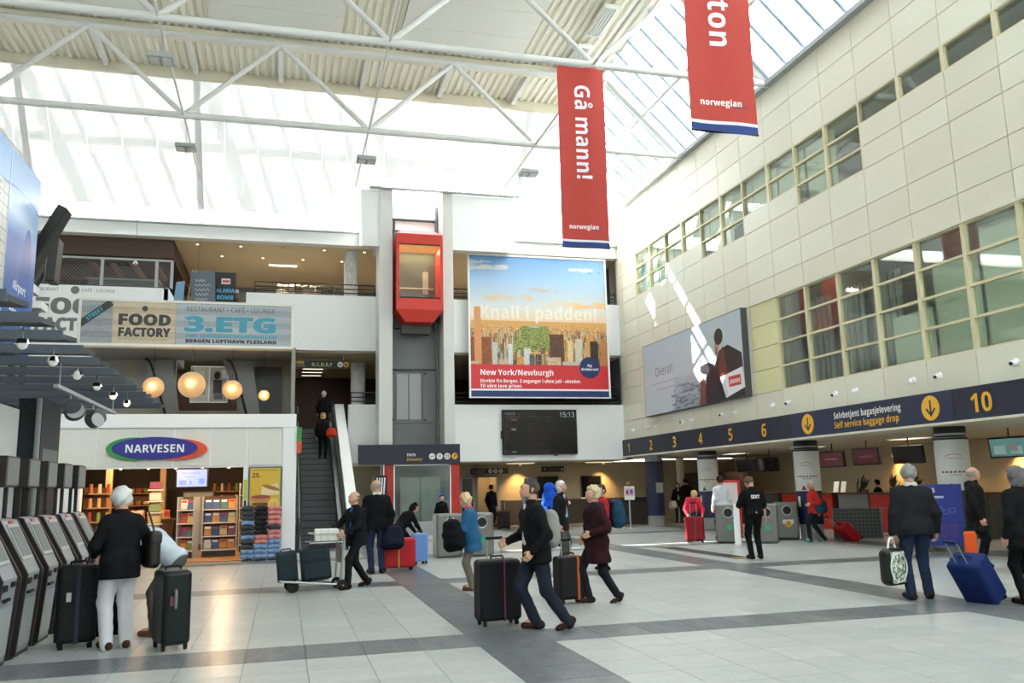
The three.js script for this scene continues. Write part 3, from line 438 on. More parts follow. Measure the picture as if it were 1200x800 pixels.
// ---------- red lift in its shaft ----------
{
  const s = thing('lift_shaft', 'grey open lift shaft between two tall pale columns', 'lift shaft', [0, 0, -32]);
  part(s, 'column', bx(3.38, 3.88, 3.3, 13.17, -1, 0.24), M.offwhite); part(s, 'column', bx(5.84, 6.24, 3.3, 13.17, -1, 0.24), M.offwhite);
  part(s, 'back_panel', bx(3.88, 5.84, 3.3, 11.9, -1.0, -0.9), M.grey); part(s, 'top_panel', bx(3.9, 5.8, 11.9, 13.16, -0.95, -0.86), M.white); part(s, 'cross_frame', bx(3.9, 5.8, 12.28, 12.34, -0.85, -0.7), M.greyD); part(s, 'cross_frame', bx(4.05, 4.1, 11, 12.28, -0.85, -0.75), M.greyD); part(s, 'cross_frame', bx(3.9, 5.8, 6.25, 6.3, -0.9, -0.8), M.greyD);
  for (const x of [3.96, 5.76]) part(s, 'guide_rail', bx(x - 0.04, x + 0.04, 3.3, 12.9, -0.9, -0.72), x < 5 ? M.black : M.steelD);
  part(s, 'landing_door', bx(4.17, 4.62, 4.32, 6.1, -0.9, -0.84), M.greyL, undefined, undefined, 'pale sliding door'); part(s, 'landing_door', bx(4.66, 5.12, 4.32, 6.1, -0.9, -0.84), M.greyL, undefined, undefined, 'pale sliding door');
  part(s, 'door_surround', merge(bx(3.9, 5.55, 4.2, 4.28, -0.9, -0.82), bx(3.95, 4.1, 4.28, 6.15, -0.9, -0.85), bx(5.2, 5.6, 4.28, 6.15, -0.9, -0.85)), M.grey);
  part(s, 'door_bolts', merge(...[[4.02, 4.3], [4.02, 6.1], [5.28, 4.3], [5.28, 6.1]].map(([x, y]) => at(cyl(0.04, 0.04, 0.03, 10), x, y, -0.83, Math.PI / 2))), M.black);
  const c = thing('lift_cabin', 'bright red lift cabin with a wide window high in the shaft', 'lift cabin', [4.88, 7.93, -31.9]);
  // outline: tapered foot, square body, low bevelled roof
  const w = 0.89, shell = (z0, z1) => [z0, z1];
  part(c, 'foot', poly([[-0.55, 0, 0.3], [0.55, 0, 0.3], [0.55, 0, -0.6], [-0.55, 0, -0.6], [-w, 0.45, 0.45], [w, 0.45, 0.45], [w, 0.45, -0.7], [-w, 0.45, -0.7]], [[3, 2, 1, 0], [0, 1, 5, 4], [1, 2, 6, 5], [2, 3, 7, 6], [3, 0, 4, 7]]), M.lift);
  part(c, 'lower_panel', bx(-w, w, 0.45, 0.9, -0.7, 0.45), M.lift); part(c, 'upper_panel', bx(-w, w, 3.02, 3.42, -0.7, 0.45), M.lift);
  for (const q of [-1, 1]) part(c, 'side_post', bx(q < 0 ? -w : w - 0.1, q < 0 ? -w + 0.1 : w, 0.9, 3.02, -0.7, 0.45), M.lift);
  part(c, 'back_wall', bx(-w + 0.1, w - 0.1, 0.9, 3.02, -0.7, -0.65), M.greyD); part(c, 'control_panel', bx(0.28, 0.5, 1.3, 2.2, -0.65, -0.62), M.greyL); part(c, 'handrail', bar([-0.7, 1.5, -0.6], [0.7, 1.5, -0.6], 0.025), M.steel);
  part(c, 'cabin_ceiling', bx(-w + 0.1, w - 0.1, 2.96, 3.02, -0.65, 0.4), mat(0xd2a544, 0.5, 0, { emissive: 0xd2a040, emissiveIntensity: 0.5 }), undefined, undefined, 'lit yellow cabin ceiling'); part(c, 'window_pane', bx(-w + 0.1, w - 0.1, 0.9, 2.99, 0.41, 0.425), M.glassDark);
  { const l = new THREE.RectAreaLight(0xffdc9a, 14, 1.4, 0.9); l.position.set(0, 2.94, -0.12); l.rotation.x = -Math.PI / 2; c.add(l); }
  part(c, 'window_bead', bx(-w + 0.1, w - 0.1, 0.88, 0.93, 0.42, 0.46), M.black); part(c, 'window_bead', bx(-w + 0.1, w - 0.1, 2.98, 3.02, 0.42, 0.46), M.black);
  part(c, 'roof', poly([[-w, 3.42, 0.45], [w, 3.42, 0.45], [w, 3.42, -0.7], [-w, 3.42, -0.7], [-0.65, 3.62, 0.2], [0.6, 3.62, 0.2], [0.6, 3.62, -0.6], [-0.65, 3.62, -0.6]], [[4, 5, 6, 7], [0, 1, 5, 4], [1, 2, 6, 5], [2, 3, 7, 6], [3, 0, 4, 7]]), mat(0xd96a62, 0.5));
  part(c, 'under_gear', merge(bx(-0.6, 0.5, -0.35, 0, -0.65, -0.3), bx(-0.85, -0.65, -0.1, 0.4, -0.68, -0.5), bx(0.7, 0.86, -0.1, 0.4, -0.68, -0.5)), M.greyD);
  const d = thing('lift_doorway', 'ground floor glass lift doorway framed in red under a navy sign', 'doorway', [4.95, 0, -31.75]);
  part(d, 'red_post', bx(-1.4, -1.05, 0, 2.56, 0, 0.25), M.red); part(d, 'red_post', bx(1.05, 1.4, 0, 2.56, 0, 0.25), M.red);
  part(d, 'white_frame', merge(bx(-1.06, -1.02, 0.7, 2.56, 0.2, 0.28), bx(1.02, 1.06, 0.7, 2.56, 0.2, 0.28), bx(-1.06, 1.06, 2.52, 2.56, 0.2, 0.28)), M.white);
  part(d, 'glass_front', bx(-1.02, 1.02, 0.5, 2.52, 0.2, 0.215), M.glassDark); part(d, 'sliding_door', bx(-0.75, -0.02, 0.1, 2.1, -0.3, -0.26), M.greyL); part(d, 'sliding_door', bx(0.02, 0.75, 0.1, 2.1, -0.3, -0.26), M.greyL);
  part(d, 'back_wall', bx(-1.4, 1.4, 0, 3.3, -0.9, -0.8), M.grey); part(d, 'plinth', bx(-1.05, 1.05, 0, 0.5, 0.1, 0.24), M.greyL); part(d, 'lintel', bx(-1.4, 1.4, 2.56, 3.3, -0.3, 0.2), M.black);
  const n = thing('navy_sign_band', 'navy band with four round pictograms over the lift doorway', 'sign', [4.47, 2.57, -31.4]);
  part(n, 'board', bx(-1.88, 1.88, 0, 0.72, -0.1, 0), M.navy);
  part(n, 'lettering', plane(3.76, 0.72), print(1024, 196, (c, w, h) => { c.fillStyle = '#1d2133'; c.fillRect(0, 0, w, h); text(c, 'Heis', w * 0.47, h * 0.52, 44, '#e4e6ea', 'bold'); text(c, 'Elevator', w * 0.47, h * 0.76, 40, '#e0a92c', 'bold'); ['#e8e8e6', '#e8e8e6', '#e8e8e6', '#e9ab22'].forEach((k, i) => { const x = w * (0.72 + i * 0.075), y = h * 0.62; c.fillStyle = k; c.beginPath(); c.arc(x, y, 32, 0, 7); c.fill(); c.strokeStyle = '#22283c'; c.lineWidth = 6; c.beginPath(); if (i === 0) { c.moveTo(x - 18, y + 6); c.lineTo(x + 18, y - 6); } else if (i === 1) { c.moveTo(x - 8, y - 16); c.lineTo(x - 8, y + 16); c.moveTo(x + 8, y - 16); c.lineTo(x + 8, y + 16); } else if (i === 2) { c.rect(x - 14, y - 12, 28, 24); } else { c.moveTo(x - 14, y + 12); c.lineTo(x + 12, y - 12); c.moveTo(x - 2, y - 14); c.lineTo(x + 14, y - 14); c.lineTo(x + 14, y + 2); } c.stroke(); }); }), [0, 0.36, 0.004]);
  const p = thing('info_post', 'small dark standing sign with four white stripes beside the lift doorway', 'sign', [3.35, 0, -31.05]);
  part(p, 'pole', cyl(0.025, 0.025, 1.6, 10), M.steelD, [0, 0.8, 0]); part(p, 'board', box(0.5, 0.85, 0.05), M.black, [0, 1.75, 0]); for (let k = 0; k < 4; k++) part(p, 'stripe', box(0.05, 0.6, 0.01), M.white, [-0.12 + k * 0.09, 1.8, 0.03], [0, 0, -0.06]); part(p, 'foot', cyl(0.18, 0.18, 0.02, 18), M.steelD, [0, 0.01, 0]);
}
// ---------- escalator ----------
{
  const e = thing('escalator', 'escalator rising beside the magazine shop to the second floor', 'escalator', [1.08, 0, -26.2]);
  const n = 20, rise = 0.2, go = 0.346;
  for (let k = 0; k < n; k++) { part(e, 'step', bx(-0.53, 0.53, k * rise - 0.14, (k + 1) * rise, -(k + 1) * go, -k * go), M.stepD); part(e, 'step_edge', bx(-0.53, 0.53, (k + 1) * rise - 0.03, (k + 1) * rise + 0.002, -k * go - 0.03, -k * go + 0.006), M.black); }
  part(e, 'landing_plate', bx(-0.6, 0.6, 0, 0.02, 0, 1.4), M.steel); part(e, 'landing_plate', bx(-0.6, 0.6, 3.98, 4.0, -8.2, -6.9), M.steelD);
  const sl = rise / go, side = (x, top, bot, t, m, name) => part(e, name, prism([[1.0, Math.max(bot, 0)], [1.0, top], [0.1, top], [-n * go - 0.4, n * rise + top], [-n * go - 1.4, n * rise + top], [-n * go - 1.4, n * rise + bot], [-n * go, n * rise + bot], [0, bot]].map(([z, y]) => [-z, y]), t), m, [x, 0, 0], [0, Math.PI / 2, 0]);
  side(0.62, 0.3, -0.35, 0.1, M.steel, 'skirt'); side(-0.62, 0.3, -0.35, 0.1, M.steel, 'skirt');
  side(0.66, 0.86, 0.25, 0.03, M.steel, 'balustrade'); side(-0.66, 0.86, 0.25, 0.02, M.glassDark, 'balustrade');
  side(0.95, 0.98, -0.55, 0.34, M.white, 'outer_cladding'); side(-0.74, 0.5, -0.6, 0.08, M.greyL, 'outer_cladding');
  for (const x of [-0.66, 0.66]) part(e, 'handrail', tube([[x, 0.6, 1.25], [x, 0.92, 1.1], [x, 0.95, 0.2], [x, 0.95 + 2, -go * 10], [x, n * rise + 0.95, -n * go - 0.3], [x, n * rise + 0.95, -n * go - 1.4]], 0.045, 60), M.rubber);
  part(e, 'newel', cyl(0.06, 0.06, 0.8, 12), M.black, [-0.66, 0.4, 1.25]); part(e, 'underside', prism([[0.2, -0.02], [n * go + 0.4, n * rise - 0.2], [n * go + 0.4, n * rise - 0.9], [1.5, -0.02]], 1.5), M.greyL, [0, 0.02, 0], [0, Math.PI / 2, 0]);
  const h = thing('gate_sign', 'black hanging sign with letters B C D E F above the escalator top', 'sign', [1.42, 6.62, -34.2]);
  part(h, 'board', box(2.05, 0.32, 0.08), M.navy); part(h, 'lettering', plane(2.05, 0.32), print(660, 104, (c, w, h) => { c.fillStyle = '#171a20'; c.fillRect(0, 0, w, h); c.fillStyle = '#c9a648'; c.fillRect(6, 10, 90, 40); c.fillStyle = '#a88c3a'; c.fillRect(10, 66, 100, 16); text(c, 'B,C,D,E,F', 190, 54, 62, '#d9cf8a', 'bold', 'left', 260); c.fillStyle = '#e6e6e2'; c.beginPath(); c.arc(548, 52, 36, 0, 7); c.fill(); c.fillStyle = '#e2a92a'; c.beginPath(); c.arc(622, 52, 36, 0, 7); c.fill(); c.fillStyle = '#222'; c.fillRect(528, 46, 40, 12); c.fillRect(616, 30, 12, 44); c.fillRect(602, 46, 40, 12); }), [0, 0, 0.042]);
  for (const s of [-0.8, 0.8]) part(h, 'rod', cyl(0.012, 0.012, 0.2, 8), M.steel, [s, 0.26, 0]);
  const k = thing('info_plate', 'small grey plate on a post at the left top of the escalator', 'sign', [0.32, 3.9, -33.6]); part(k, 'plate', rbox(0.38, 0.3, 0.05, 0.02), M.grey, [0, 0.85, 0]); part(k, 'post', cyl(0.03, 0.03, 0.75, 8), M.steel, [0, 0.37, 0]);
}
// ---------- magazine shop ----------
const ZS = -22.9;
{
  const w = struct('wall_shop', 'white shop front wall with square panels above the opening', 'wall', merge(
    bx(-9.9, 0.3, 3.32, 3.66, -24, ZS + 0.06), bx(-9.9, 0.3, 2.32, 3.32, -23.2, ZS - 0.03), bx(-9.9, -4.75, 0, 2.32, -23.2, ZS - 0.03), bx(-0.98, -0.86, 0, 2.32, -23.2, ZS), bx(-0.02, 0.32, 0, 3.34, -23.3, ZS + 0.02), bx(-0.86, -0.02, 0, 1.0, -23.2, ZS - 0.1), bx(0.2, 0.3, 0, 3.66, -29.5, -23.2), bx(-9.9, -9.8, 0, 3.66, -29.5, -23.2)), M.white);
  for (let k = 0; k < 9; k++) part(w, 'wall_panel', rbox(0.83, 0.94, 0.03, 0.006, 1), M.whiteWarm, [-0.45 - 0.885 * k, 2.83, ZS - 0.02]);
  struct('ceiling_shop', 'ceiling slab over the magazine shop', 'ceiling', merge(bx(-9.8, 0.2, 2.55, 2.62, -29.5, -23.2), bx(-9.9, 0.3, 3.6, 3.7, -29.5, -23.9)), mat(0xa8895c, 0.6));
  struct('wall_shop_back', 'dark back wall inside the magazine shop', 'wall', bx(-9.8, 0.2, 0, 2.6, -29.6, -29.4), mat(0x2a2019, 0.7));
  const fl = struct('floor_shop', 'light wooden board floor inside the magazine shop', 'floor', bx(-9.8, 0.2, 0, 0.01, -29.4, ZS), M.woodD);
  const wm = [0xb88b55, 0xc0955f, 0xad804b].map((c) => mat(c, 0.4)); for (let k = 0; k < 14; k++) for (let j = 0; j < 3; j++) part(fl, 'floor_board', box(1.9, 0.012, 0.44), wm[(k + j * 2) % 3], [-4.7 + j * 1.92 + (k % 2) * 0.3, 0.012, ZS - 0.25 - k * 0.45]);
  // oval sign
  const s = thing('oval_shop_sign', 'oval blue shop sign with green and red edge reading NARVESEN', 'sign', [-3.03, 2.81, ZS + 0.03]);
  const oval = (rx, ry, d) => { const sh = new THREE.Shape(); sh.absellipse(0, 0, rx, ry, 0, Math.PI * 2); return new THREE.ExtrudeGeometry(sh, { depth: d, bevelEnabled: true, bevelSize: 0.012, bevelThickness: 0.012, bevelSegments: 2, curveSegments: 48 }); };
  part(s, 'green_edge', oval(0.62, 0.27, 0.05), mat(0x2f9a4a, 0.45), [-0.54, -0.01, 0.012]); part(s, 'red_edge', oval(0.72, 0.25, 0.055), mat(0xe4532b, 0.45), [0.44, -0.03, 0.014]);
  part(s, 'blue_oval', oval(0.98, 0.265, 0.07), mat(0x2a2a8c, 0.4), [-0.05, 0, 0.03]);
  part(s, 'lettering', plane(1.56, 0.3), printClear(1024, 197, (c, w, h) => text(c, 'NARVESEN', w / 2, h * 0.54, 180, '#f4f6fa', 'bold', 'center', w * 0.97)), [-0.05, 0, 0.116]);
  { // sausage poster on the right pier
    const p = thing('food_poster', 'yellow hot dog poster with the price 25 on the shop pier', 'poster', [-0.44, 1.68, ZS]); part(p, 'frame', box(0.82, 1.28, 0.06), M.steelD, [0, 0, 0]);
    part(p, 'print', plane(0.74, 1.2), print(300, 486, (c, w, h) => { c.fillStyle = '#d9b23a'; c.fillRect(0, 0, w, h); c.fillStyle = '#9a7a20'; for (let k = 0; k < 12; k++) c.fillRect(16 + k * 22, 16, 15, 12); text(c, '25', 18, 72, 66, '#3c3016', 'bold'); text(c, ',-', 96, 84, 30, '#3c3016', 'bold');
      c.fillStyle = '#e8d6a2'; c.beginPath(); c.moveTo(120, 190); c.lineTo(280, 150); c.lineTo(290, 270); c.lineTo(110, 280); c.fill(); c.fillStyle = '#a86d3c'; c.beginPath(); c.ellipse(210, 200, 90, 20, 0.3, 0, 7); c.fill(); c.fillStyle = '#c98a4d'; c.beginPath(); c.ellipse(110, 310, 100, 40, 0, 0, 7); c.fill(); c.fillStyle = '#9a4a32'; c.beginPath(); c.ellipse(110, 292, 96, 18, 0, 0, 7); c.fill(); c.fillStyle = '#f0d46a'; c.beginPath(); c.ellipse(240, 370, 60, 60, 0, 0, 7); c.fill(); c.fillStyle = '#7a4a2a'; c.fillRect(30, 350, 150, 30); }), [0, 0, 0.033]);
  }
  { const p = thing('notice_strip', 'narrow green and yellow notice on the shop door jamb', 'notice', [-0.92, 1.75, ZS + 0.01]); part(p, 'sheet', box(0.08, 0.5, 0.01), mat(0xb9c94a, 0.6)); part(p, 'pictogram', box(0.05, 0.14, 0.006), M.black, [0, -0.34, 0.005]); }
  { const p = thing('side_flag', 'narrow green and red shop flag on the corner by the escalator', 'sign', [0.38, 2.95, ZS + 0.1]); part(p, 'green_half', box(0.12, 0.36, 0.03), mat(0x3b8d4c, 0.5), [0, 0.18, 0]); part(p, 'red_half', box(0.12, 0.3, 0.03), mat(0xd0522c, 0.5), [0, -0.15, 0]); }
  // neck pillows on three racks
  const pg = new THREE.CapsuleGeometry(0.06, 0.075, 4, 10).rotateZ(Math.PI / 2);
  const pc = { b: mat(0x7f9fc8, 0.85), d: mat(0x3f4046, 0.85), k: mat(0x1d1d20, 0.85), p: mat(0xd98a84, 0.85), w: mat(0x5f6876, 0.85) }, word = { b: 'pale blue', d: 'dark grey', k: 'black', p: 'salmon pink', w: 'blue grey' };
  ['bbddbddbddd', 'bbppkkkkkkk'.replace(/^/, 'b').slice(0, 11), 'bbbbppdpppp'].forEach((col, c) => {
    const rack = thing('pillow_rack', `wire rack of neck pillows ${['next to the shop opening', 'in the middle under the hot dog poster', 'on the escalator side'][c]}`, 'rack', [-0.83 + c * 0.32, 0, ZS + 0.2], 0, 'pillow racks');
    part(rack, 'pole', cyl(0.012, 0.012, 1.4, 8), M.steelD, [0, 0.7, 0]); part(rack, 'base', box(0.26, 0.03, 0.2), M.black, [0, 0.015, 0]);
    [...col].forEach((k, r) => { const p = thing('neck_pillow', `${word[k]} neck pillow, ${['lowest', 'second', 'third', 'fourth', 'fifth', 'sixth', 'seventh', 'eighth', 'ninth', 'tenth', 'topmost'][r]}${r && r < 10 ? ' from below' : ''} on the ${['rack by the shop opening', 'middle rack', 'rack by the escalator'][c]}`, 'pillow', [-0.83 + c * 0.32, 0.11 + r * 0.117, ZS + 0.24], 0, 'neck pillows on the racks');
      part(p, 'lobe', pg, pc[k], [-0.068, 0, 0], [0, 0.2, 0.12]); part(p, 'lobe', pg, pc[k], [0.068, 0, 0], [0, -0.2, -0.12]); });
  });
  // interior: racks, fridge, coffee bar, lamps
  const covers = [0xb2503c, 0x3c5a86, 0xc9b27a, 0x7c8f5a, 0xd6d0c4, 0x8a4a6a, 0xc98a4a, 0x4b6d6a].map((c) => mat(c, 0.6));
  const rack = (x, z, turn, wN, rows, lab, g) => { const t = thing('magazine_rack', lab, 'rack', [x, 0, z], turn); const W = wN * 0.2 + 0.06; part(t, 'back', box(W, 0.2 + rows * 0.35, 0.04), M.woodD, [0, 0.1 + rows * 0.175, -0.12]); for (let r = 0; r < rows; r++) part(t, 'shelf', box(W, 0.025, 0.3), M.whiteWarm, [0, 0.2 + r * 0.35, 0.02]); for (const s of [-1, 1]) part(t, 'side', box(0.03, 0.2 + rows * 0.35, 0.28), M.greyL, [s * W / 2, 0.1 + rows * 0.175, 0]);
    part(t, 'plinth', box(W, 0.18, 0.28), M.charcoal, [0, 0.09, 0]);
    for (let r = 0; r < rows; r++) for (let k = 0; k < wN; k++) { const ci = Math.floor(rnd() * 8), m = thing('magazine', `magazine with ${['brick red', 'blue', 'sand', 'green', 'white', 'plum', 'orange', 'teal'][ci]} cover on shelf ${['one', 'two', 'three', 'four', 'five'][r]} of the ${g}`, 'magazine', [0, 0, 0], 0, 'magazines on the ' + g); m.position.set(x + Math.cos(turn) * (-W / 2 + 0.13 + k * 0.2) + Math.sin(turn) * 0.03, 0.225 + r * 0.35, z - Math.sin(turn) * (-W / 2 + 0.13 + k * 0.2) + Math.cos(turn) * 0.03); m.rotation.y = turn; part(m, 'cover', box(0.185, 0.25, 0.012), covers[ci], [0, 0.125, 0], [-0.2, 0, 0]); part(m, 'title', box(0.14, 0.05, 0.004), rnd() < 0.5 ? M.white : M.red, [0, 0.2, -0.006], [-0.2, 0, 0]); } };
  rack(-1.62, -24.6, 0, 4, 4, 'white shelved magazine rack just inside the shop opening', 'white rack');
  rack(-2.42, -24.5, -0.4, 2, 4, 'narrow magazine rack turned beside the white rack', 'narrow rack');
  rack(-0.75, -26.2, -0.3, 4, 5, 'taller magazine rack against the shop side wall', 'tall rack');
  { const b = thing('coffee_counter', 'dark curved coffee counter inside the shop', 'counter', [-3.75, 0, -26.6]); part(b, 'front', cyl(0.75, 0.7, 0.95, 28), M.brown, [0, 0.475, 0]); part(b, 'worktop', cyl(0.8, 0.8, 0.05, 28), M.woodD, [0, 0.975, 0]); }
  { const b = thing('fridge_cabinet', 'grey cabinet standing behind the coffee counter', 'cabinet', [-2.45, 0, -27.9]); part(b, 'body', rbox(0.9, 1.75, 0.6, 0.03), M.greyD, [0, 0.875, 0]); part(b, 'door', box(0.8, 1.5, 0.02), M.grey, [0, 0.95, 0.31]); part(b, 'handle', box(0.03, 0.5, 0.03), M.steel, [0.34, 0.95, 0.335]); }
  for (let k = 0; k < 9; k++) { const a = k * 0.7, c = thing('snack_basket', `basket of packed snacks on the coffee counter, ${['red', 'tan', 'orange', 'cream', 'brown', 'yellow', 'white', 'pink', 'olive'][k]}`, 'basket', [-3.75 + Math.cos(a) * 0.5, 1.0, -26.6 + Math.sin(a) * 0.5], a, 'snack baskets on the counter'); part(c, 'tray', box(0.26, 0.06, 0.2), M.wood, [0, 0.03, 0]); for (let j = 0; j < 3; j++) part(c, 'packet', rbox(0.08, 0.2, 0.14, 0.02, 1), mat([0xb8453a, 0xc7a06a, 0xd07a30, 0xe0d6bc, 0x6d4630, 0xd6b23a, 0xd9d9d4, 0xc77a84, 0x80803c][k], 0.6), [-0.085 + j * 0.085, 0.14, 0], [0.2, 0, 0]); }
  { const b = thing('tall_display', 'tall tan column display inside the shop', 'display', [-3.3, 0, -25.0]); part(b, 'column', box(0.22, 2.0, 0.22), M.wood, [0, 1.0, 0]); for (let k = 0; k < 4; k++) part(b, 'shelf', box(0.36, 0.03, 0.3), M.whiteWarm, [0, 0.9 + k * 0.3, 0.05]); for (let k = 0; k < 4; k++) part(b, 'goods', rbox(0.3, 0.2, 0.2, 0.03, 1), covers[k + 2], [0, 1.02 + k * 0.3, 0.06]); }
  { const v = thing('shop_screen', 'small blue lit price screen hanging in the shop', 'screen', [-2.5, 2.12, -26]); part(v, 'housing', rbox(0.86, 0.54, 0.06, 0.02), M.black); part(v, 'screen', plane(0.8, 0.48), print(256, 154, (c, w, h) => { c.fillStyle = '#8fa8ee'; c.fillRect(0, 0, w, h); c.fillStyle = '#5a6fd0'; for (let k = 0; k < 8; k++) c.fillRect(40 + k * 20, 24, 15, 16); c.fillRect(70, 62, 80, 8); c.fillStyle = '#2f3f78'; c.fillRect(20, 96, 60, 40); c.fillRect(186, 84, 50, 46); c.fillRect(110, 100, 16, 34); }, 0.3, { emissive: 0x9fb4ff, emissiveIntensity: 0.75 }), [0, 0, 0.032]); part(v, 'bracket', cyl(0.02, 0.02, 0.3, 8), M.black, [0, 0.4, 0]); }
  for (let k = 0; k < 12; k++) { const x = -4.4 + (k % 6) * 0.72, z = -23.9 - Math.floor(k / 6) * 2.2; const l = thing('shop_spotlight', `small warm ceiling spot ${['near the shop opening', 'deep in the shop'][Math.floor(k / 6)]}`, 'light', [x, 2.55, z], 0, 'warm shop spotlights'); part(l, 'can', cyl(0.05, 0.06, 0.12, 12), M.steel, [0, -0.06, 0]); part(l, 'bulb', ball(0.04, 10), mat(0xfff0d0, 0.4, 0, { emissive: 0xffd08a, emissiveIntensity: 6 }), [0, -0.13, 0]); if (k % 2 === 0) { const p = new THREE.PointLight(0xffd8a8, 3.6); p.position.set(0, -0.2, 0); p.castShadow = true; p.shadow.radius = 4; l.add(p); } }
  for (const [x, z, n, lab] of [[-4.15, -28.6, 6, 'bakery shelf of bread and cakes behind the coffee counter'], [-1.55, -29.1, 6, 'shelf of bottled drinks at the back of the shop'], [-4.75, -25.2, 3, 'low shelf of sweets at the left side of the shop opening']]) {
    const t = thing('goods_shelf', lab, 'shelf', [x, 0, z], n === 3 ? 0.5 : 0); const W = n * 0.22;
    part(t, 'back', box(+W.toFixed(2), 1.9, 0.04), M.woodD, [0, 0.95, -0.18]);
    for (let r = 0; r < 5; r++) { part(t, 'shelf_board', box(+W.toFixed(2), 0.03, 0.36), M.wood, [0, 0.25 + r * 0.37, 0]); for (let k = 0; k < n; k++) part(t, 'goods', n === 6 && x < -3 ? rbox(0.17, 0.1 + 0.02 * (k % 3), 0.2, 0.045, 2) : cyl(0.04, 0.05, 0.24, 10), mat([0xc79a5c, 0xd9b47a, 0xb0703a, 0xe0cfa8, 0xa8482e, 0x7d9a4c][(k + r * 2) % 6], 0.6), [-W / 2 + 0.11 + k * 0.22, 0.27 + r * 0.37 + (n === 6 && x < -3 ? 0.06 : 0.12), 0.03]); }
  }
  for (let k = 0; k < 3; k++) solo('shop_post', `pale wooden post inside the shop, ${['near the coffee counter', 'behind the price screen', 'near the tall rack'][k]}`, 'post', box(0.16, 2.55, 0.16), M.wood, [[-4.75, -3.5, -0.55][k], 1.275, [-26.5, -27.9, -27.5][k]]);
}
// ---------- restaurant sign box, niche above the shop, round lamps ----------
{
  const b = thing('restaurant_sign_box', 'long weathered board sign reading FOOD FACTORY and 3.ETG', 'sign', [-2.43, 5.42, ZS]);
  part(b, 'box', bx(-2.56, 2.58, 0, 1.12, -0.5, -0.01), M.greyL); part(b, 'edge_trim', merge(bx(-2.6, 2.62, -0.05, 0.02, -0.5, 0.03), bx(-2.6, 2.62, 1.1, 1.16, -0.5, 0.03), bx(2.55, 2.62, 0, 1.12, -0.5, 0.03), bx(-2.6, -2.53, 0, 1.12, -0.5, 0.03)), M.whiteWarm);
  const boards = (c, w, h, base) => { c.fillStyle = base; c.fillRect(0, 0, w, h); for (let k = 0; k < 7; k++) { c.fillStyle = `rgba(${k % 2 ? '60,66,72' : '200,204,206'},0.12)`; c.fillRect(0, k * h / 7, w, h / 7 - 3); } for (let k = 0; k < 260; k++) { c.fillStyle = `rgba(${rnd() < 0.5 ? '70,76,84' : '220,224,226'},0.16)`; c.fillRect(rnd() * w, rnd() * h, rr(10, 90), rr(1, 4)); } c.fillStyle = 'rgba(60,64,70,0.5)'; for (let k = 0; k < 16; k++) c.fillRect(rnd() * w, Math.floor(rnd() * 7) * h / 7, rr(40, 160), 2); };
  const fit = (c, t, x, y, w, px, col, font) => { c.save(); c.font = font + ' ' + px + 'px ' + (font.includes('serif') ? '' : 'sans-serif'); c.font = `${font} ${px}px sans-serif`; c.textAlign = 'left'; c.textBaseline = 'middle'; const k = w / c.measureText(t).width; c.translate(x, y); c.scale(k, 1); c.fillStyle = c.strokeStyle = col; c.lineWidth = px * 0.07; c.lineJoin = 'round'; c.fillText(t, 0, 0); c.strokeText(t, 0, 0); c.restore(); };
  const logo = (c, x, y, s, col) => { text(c, 'RESTAURANT', x - s * 1.75, y - s * 0.95, s * 0.19, '#8a8378', 'normal', 'left', s * 1.5); text(c, 'CAFÉ · LOUNGE', x + s * 0.25, y - s * 0.95, s * 0.19, '#8a8378', 'normal', 'left', s * 1.5); c.fillStyle = col; c.beginPath(); c.arc(x, y - s * 0.95, s * 0.17, 0, 7); c.fill(); fit(c, 'FOOD', x - s * 1.55, y - s * 0.24, s * 3.1, s * 0.9, col, 'bold'); fit(c, 'FACTORY', x - s * 1.5, y + s * 0.54, s * 3.0, s * 0.72, col, 'bold'); };
  part(b, 'grey_boards', plane(0.72, 1.1), print(262, 400, (c, w, h) => { boards(c, w, h, '#8f9498'); c.save(); c.translate(40, 190); c.rotate(-0.68); c.fillStyle = '#23262a'; c.fillRect(-60, -38, 330, 64); text(c, 'STREET', 10, -6, 50, '#3fb0c0', 'bold'); c.restore(); }), [-2.17, 0.56, 0.005]);
  part(b, 'logo_board', plane(1.48, 1.1), print(540, 400, (c, w, h) => { boards(c, w, h, '#c9b495'); boards; logo(c, w / 2, h * 0.52, 150, '#2f2f2f'); c.strokeStyle = '#8a6a5a'; c.lineWidth = 4; c.beginPath(); c.moveTo(50, h * 0.88); for (let k = 0; k < 22; k++) c.lineTo(50 + k * 20, h * (0.88 + (k % 2 ? 0.03 : -0.02))); c.stroke(); }), [-1.06, 0.56, 0.005]);
  part(b, 'floor_board_lettering', plane(2.86, 1.1), print(1040, 400, (c, w, h) => { boards(c, w, h, '#a3abb0'); text(c, 'RESTAURANT • CAFÉ • LOUNGE', w * 0.08, h * 0.15, 58, '#4a4c50', 'normal', 'left', w * 0.79); fit(c, '3.ETG', w * 0.07, h * 0.5, w * 0.8, 190, '#3f92a8', 'bold'); fit(c, 'FØR SIKKERHETSKONTROLLEN', w * 0.08, h * 0.78, w * 0.79, 38, '#3f92a8', 'bold'); fit(c, 'BERGEN LUFTHAVN FLESLAND', w * 0.08, h * 0.9, w * 0.79, 42, '#26272a', 'bold'); }), [1.13, 0.56, 0.005]);
  // niche under the sign box
  struct('wall_niche', 'grey lined niche above the shop front under the long sign', 'wall', merge(bx(-9.8, -2.95, 3.66, 5.42, -25.3, -25.1), bx(-1.3, 0.25, 3.66, 5.4, -25.3, -25.1), bx(-2.95, -1.3, 3.66, 3.95, -25.3, -25.1), bx(0.15, 0.25, 3.66, 5.42, -25.1, ZS)), mat(0x8b897f, 0.6));
  struct('ceiling_niche', 'grey soffit under the long restaurant sign', 'ceiling', bx(-5, 0.2, 5.36, 5.42, -25.1, ZS - 0.3), M.grey);
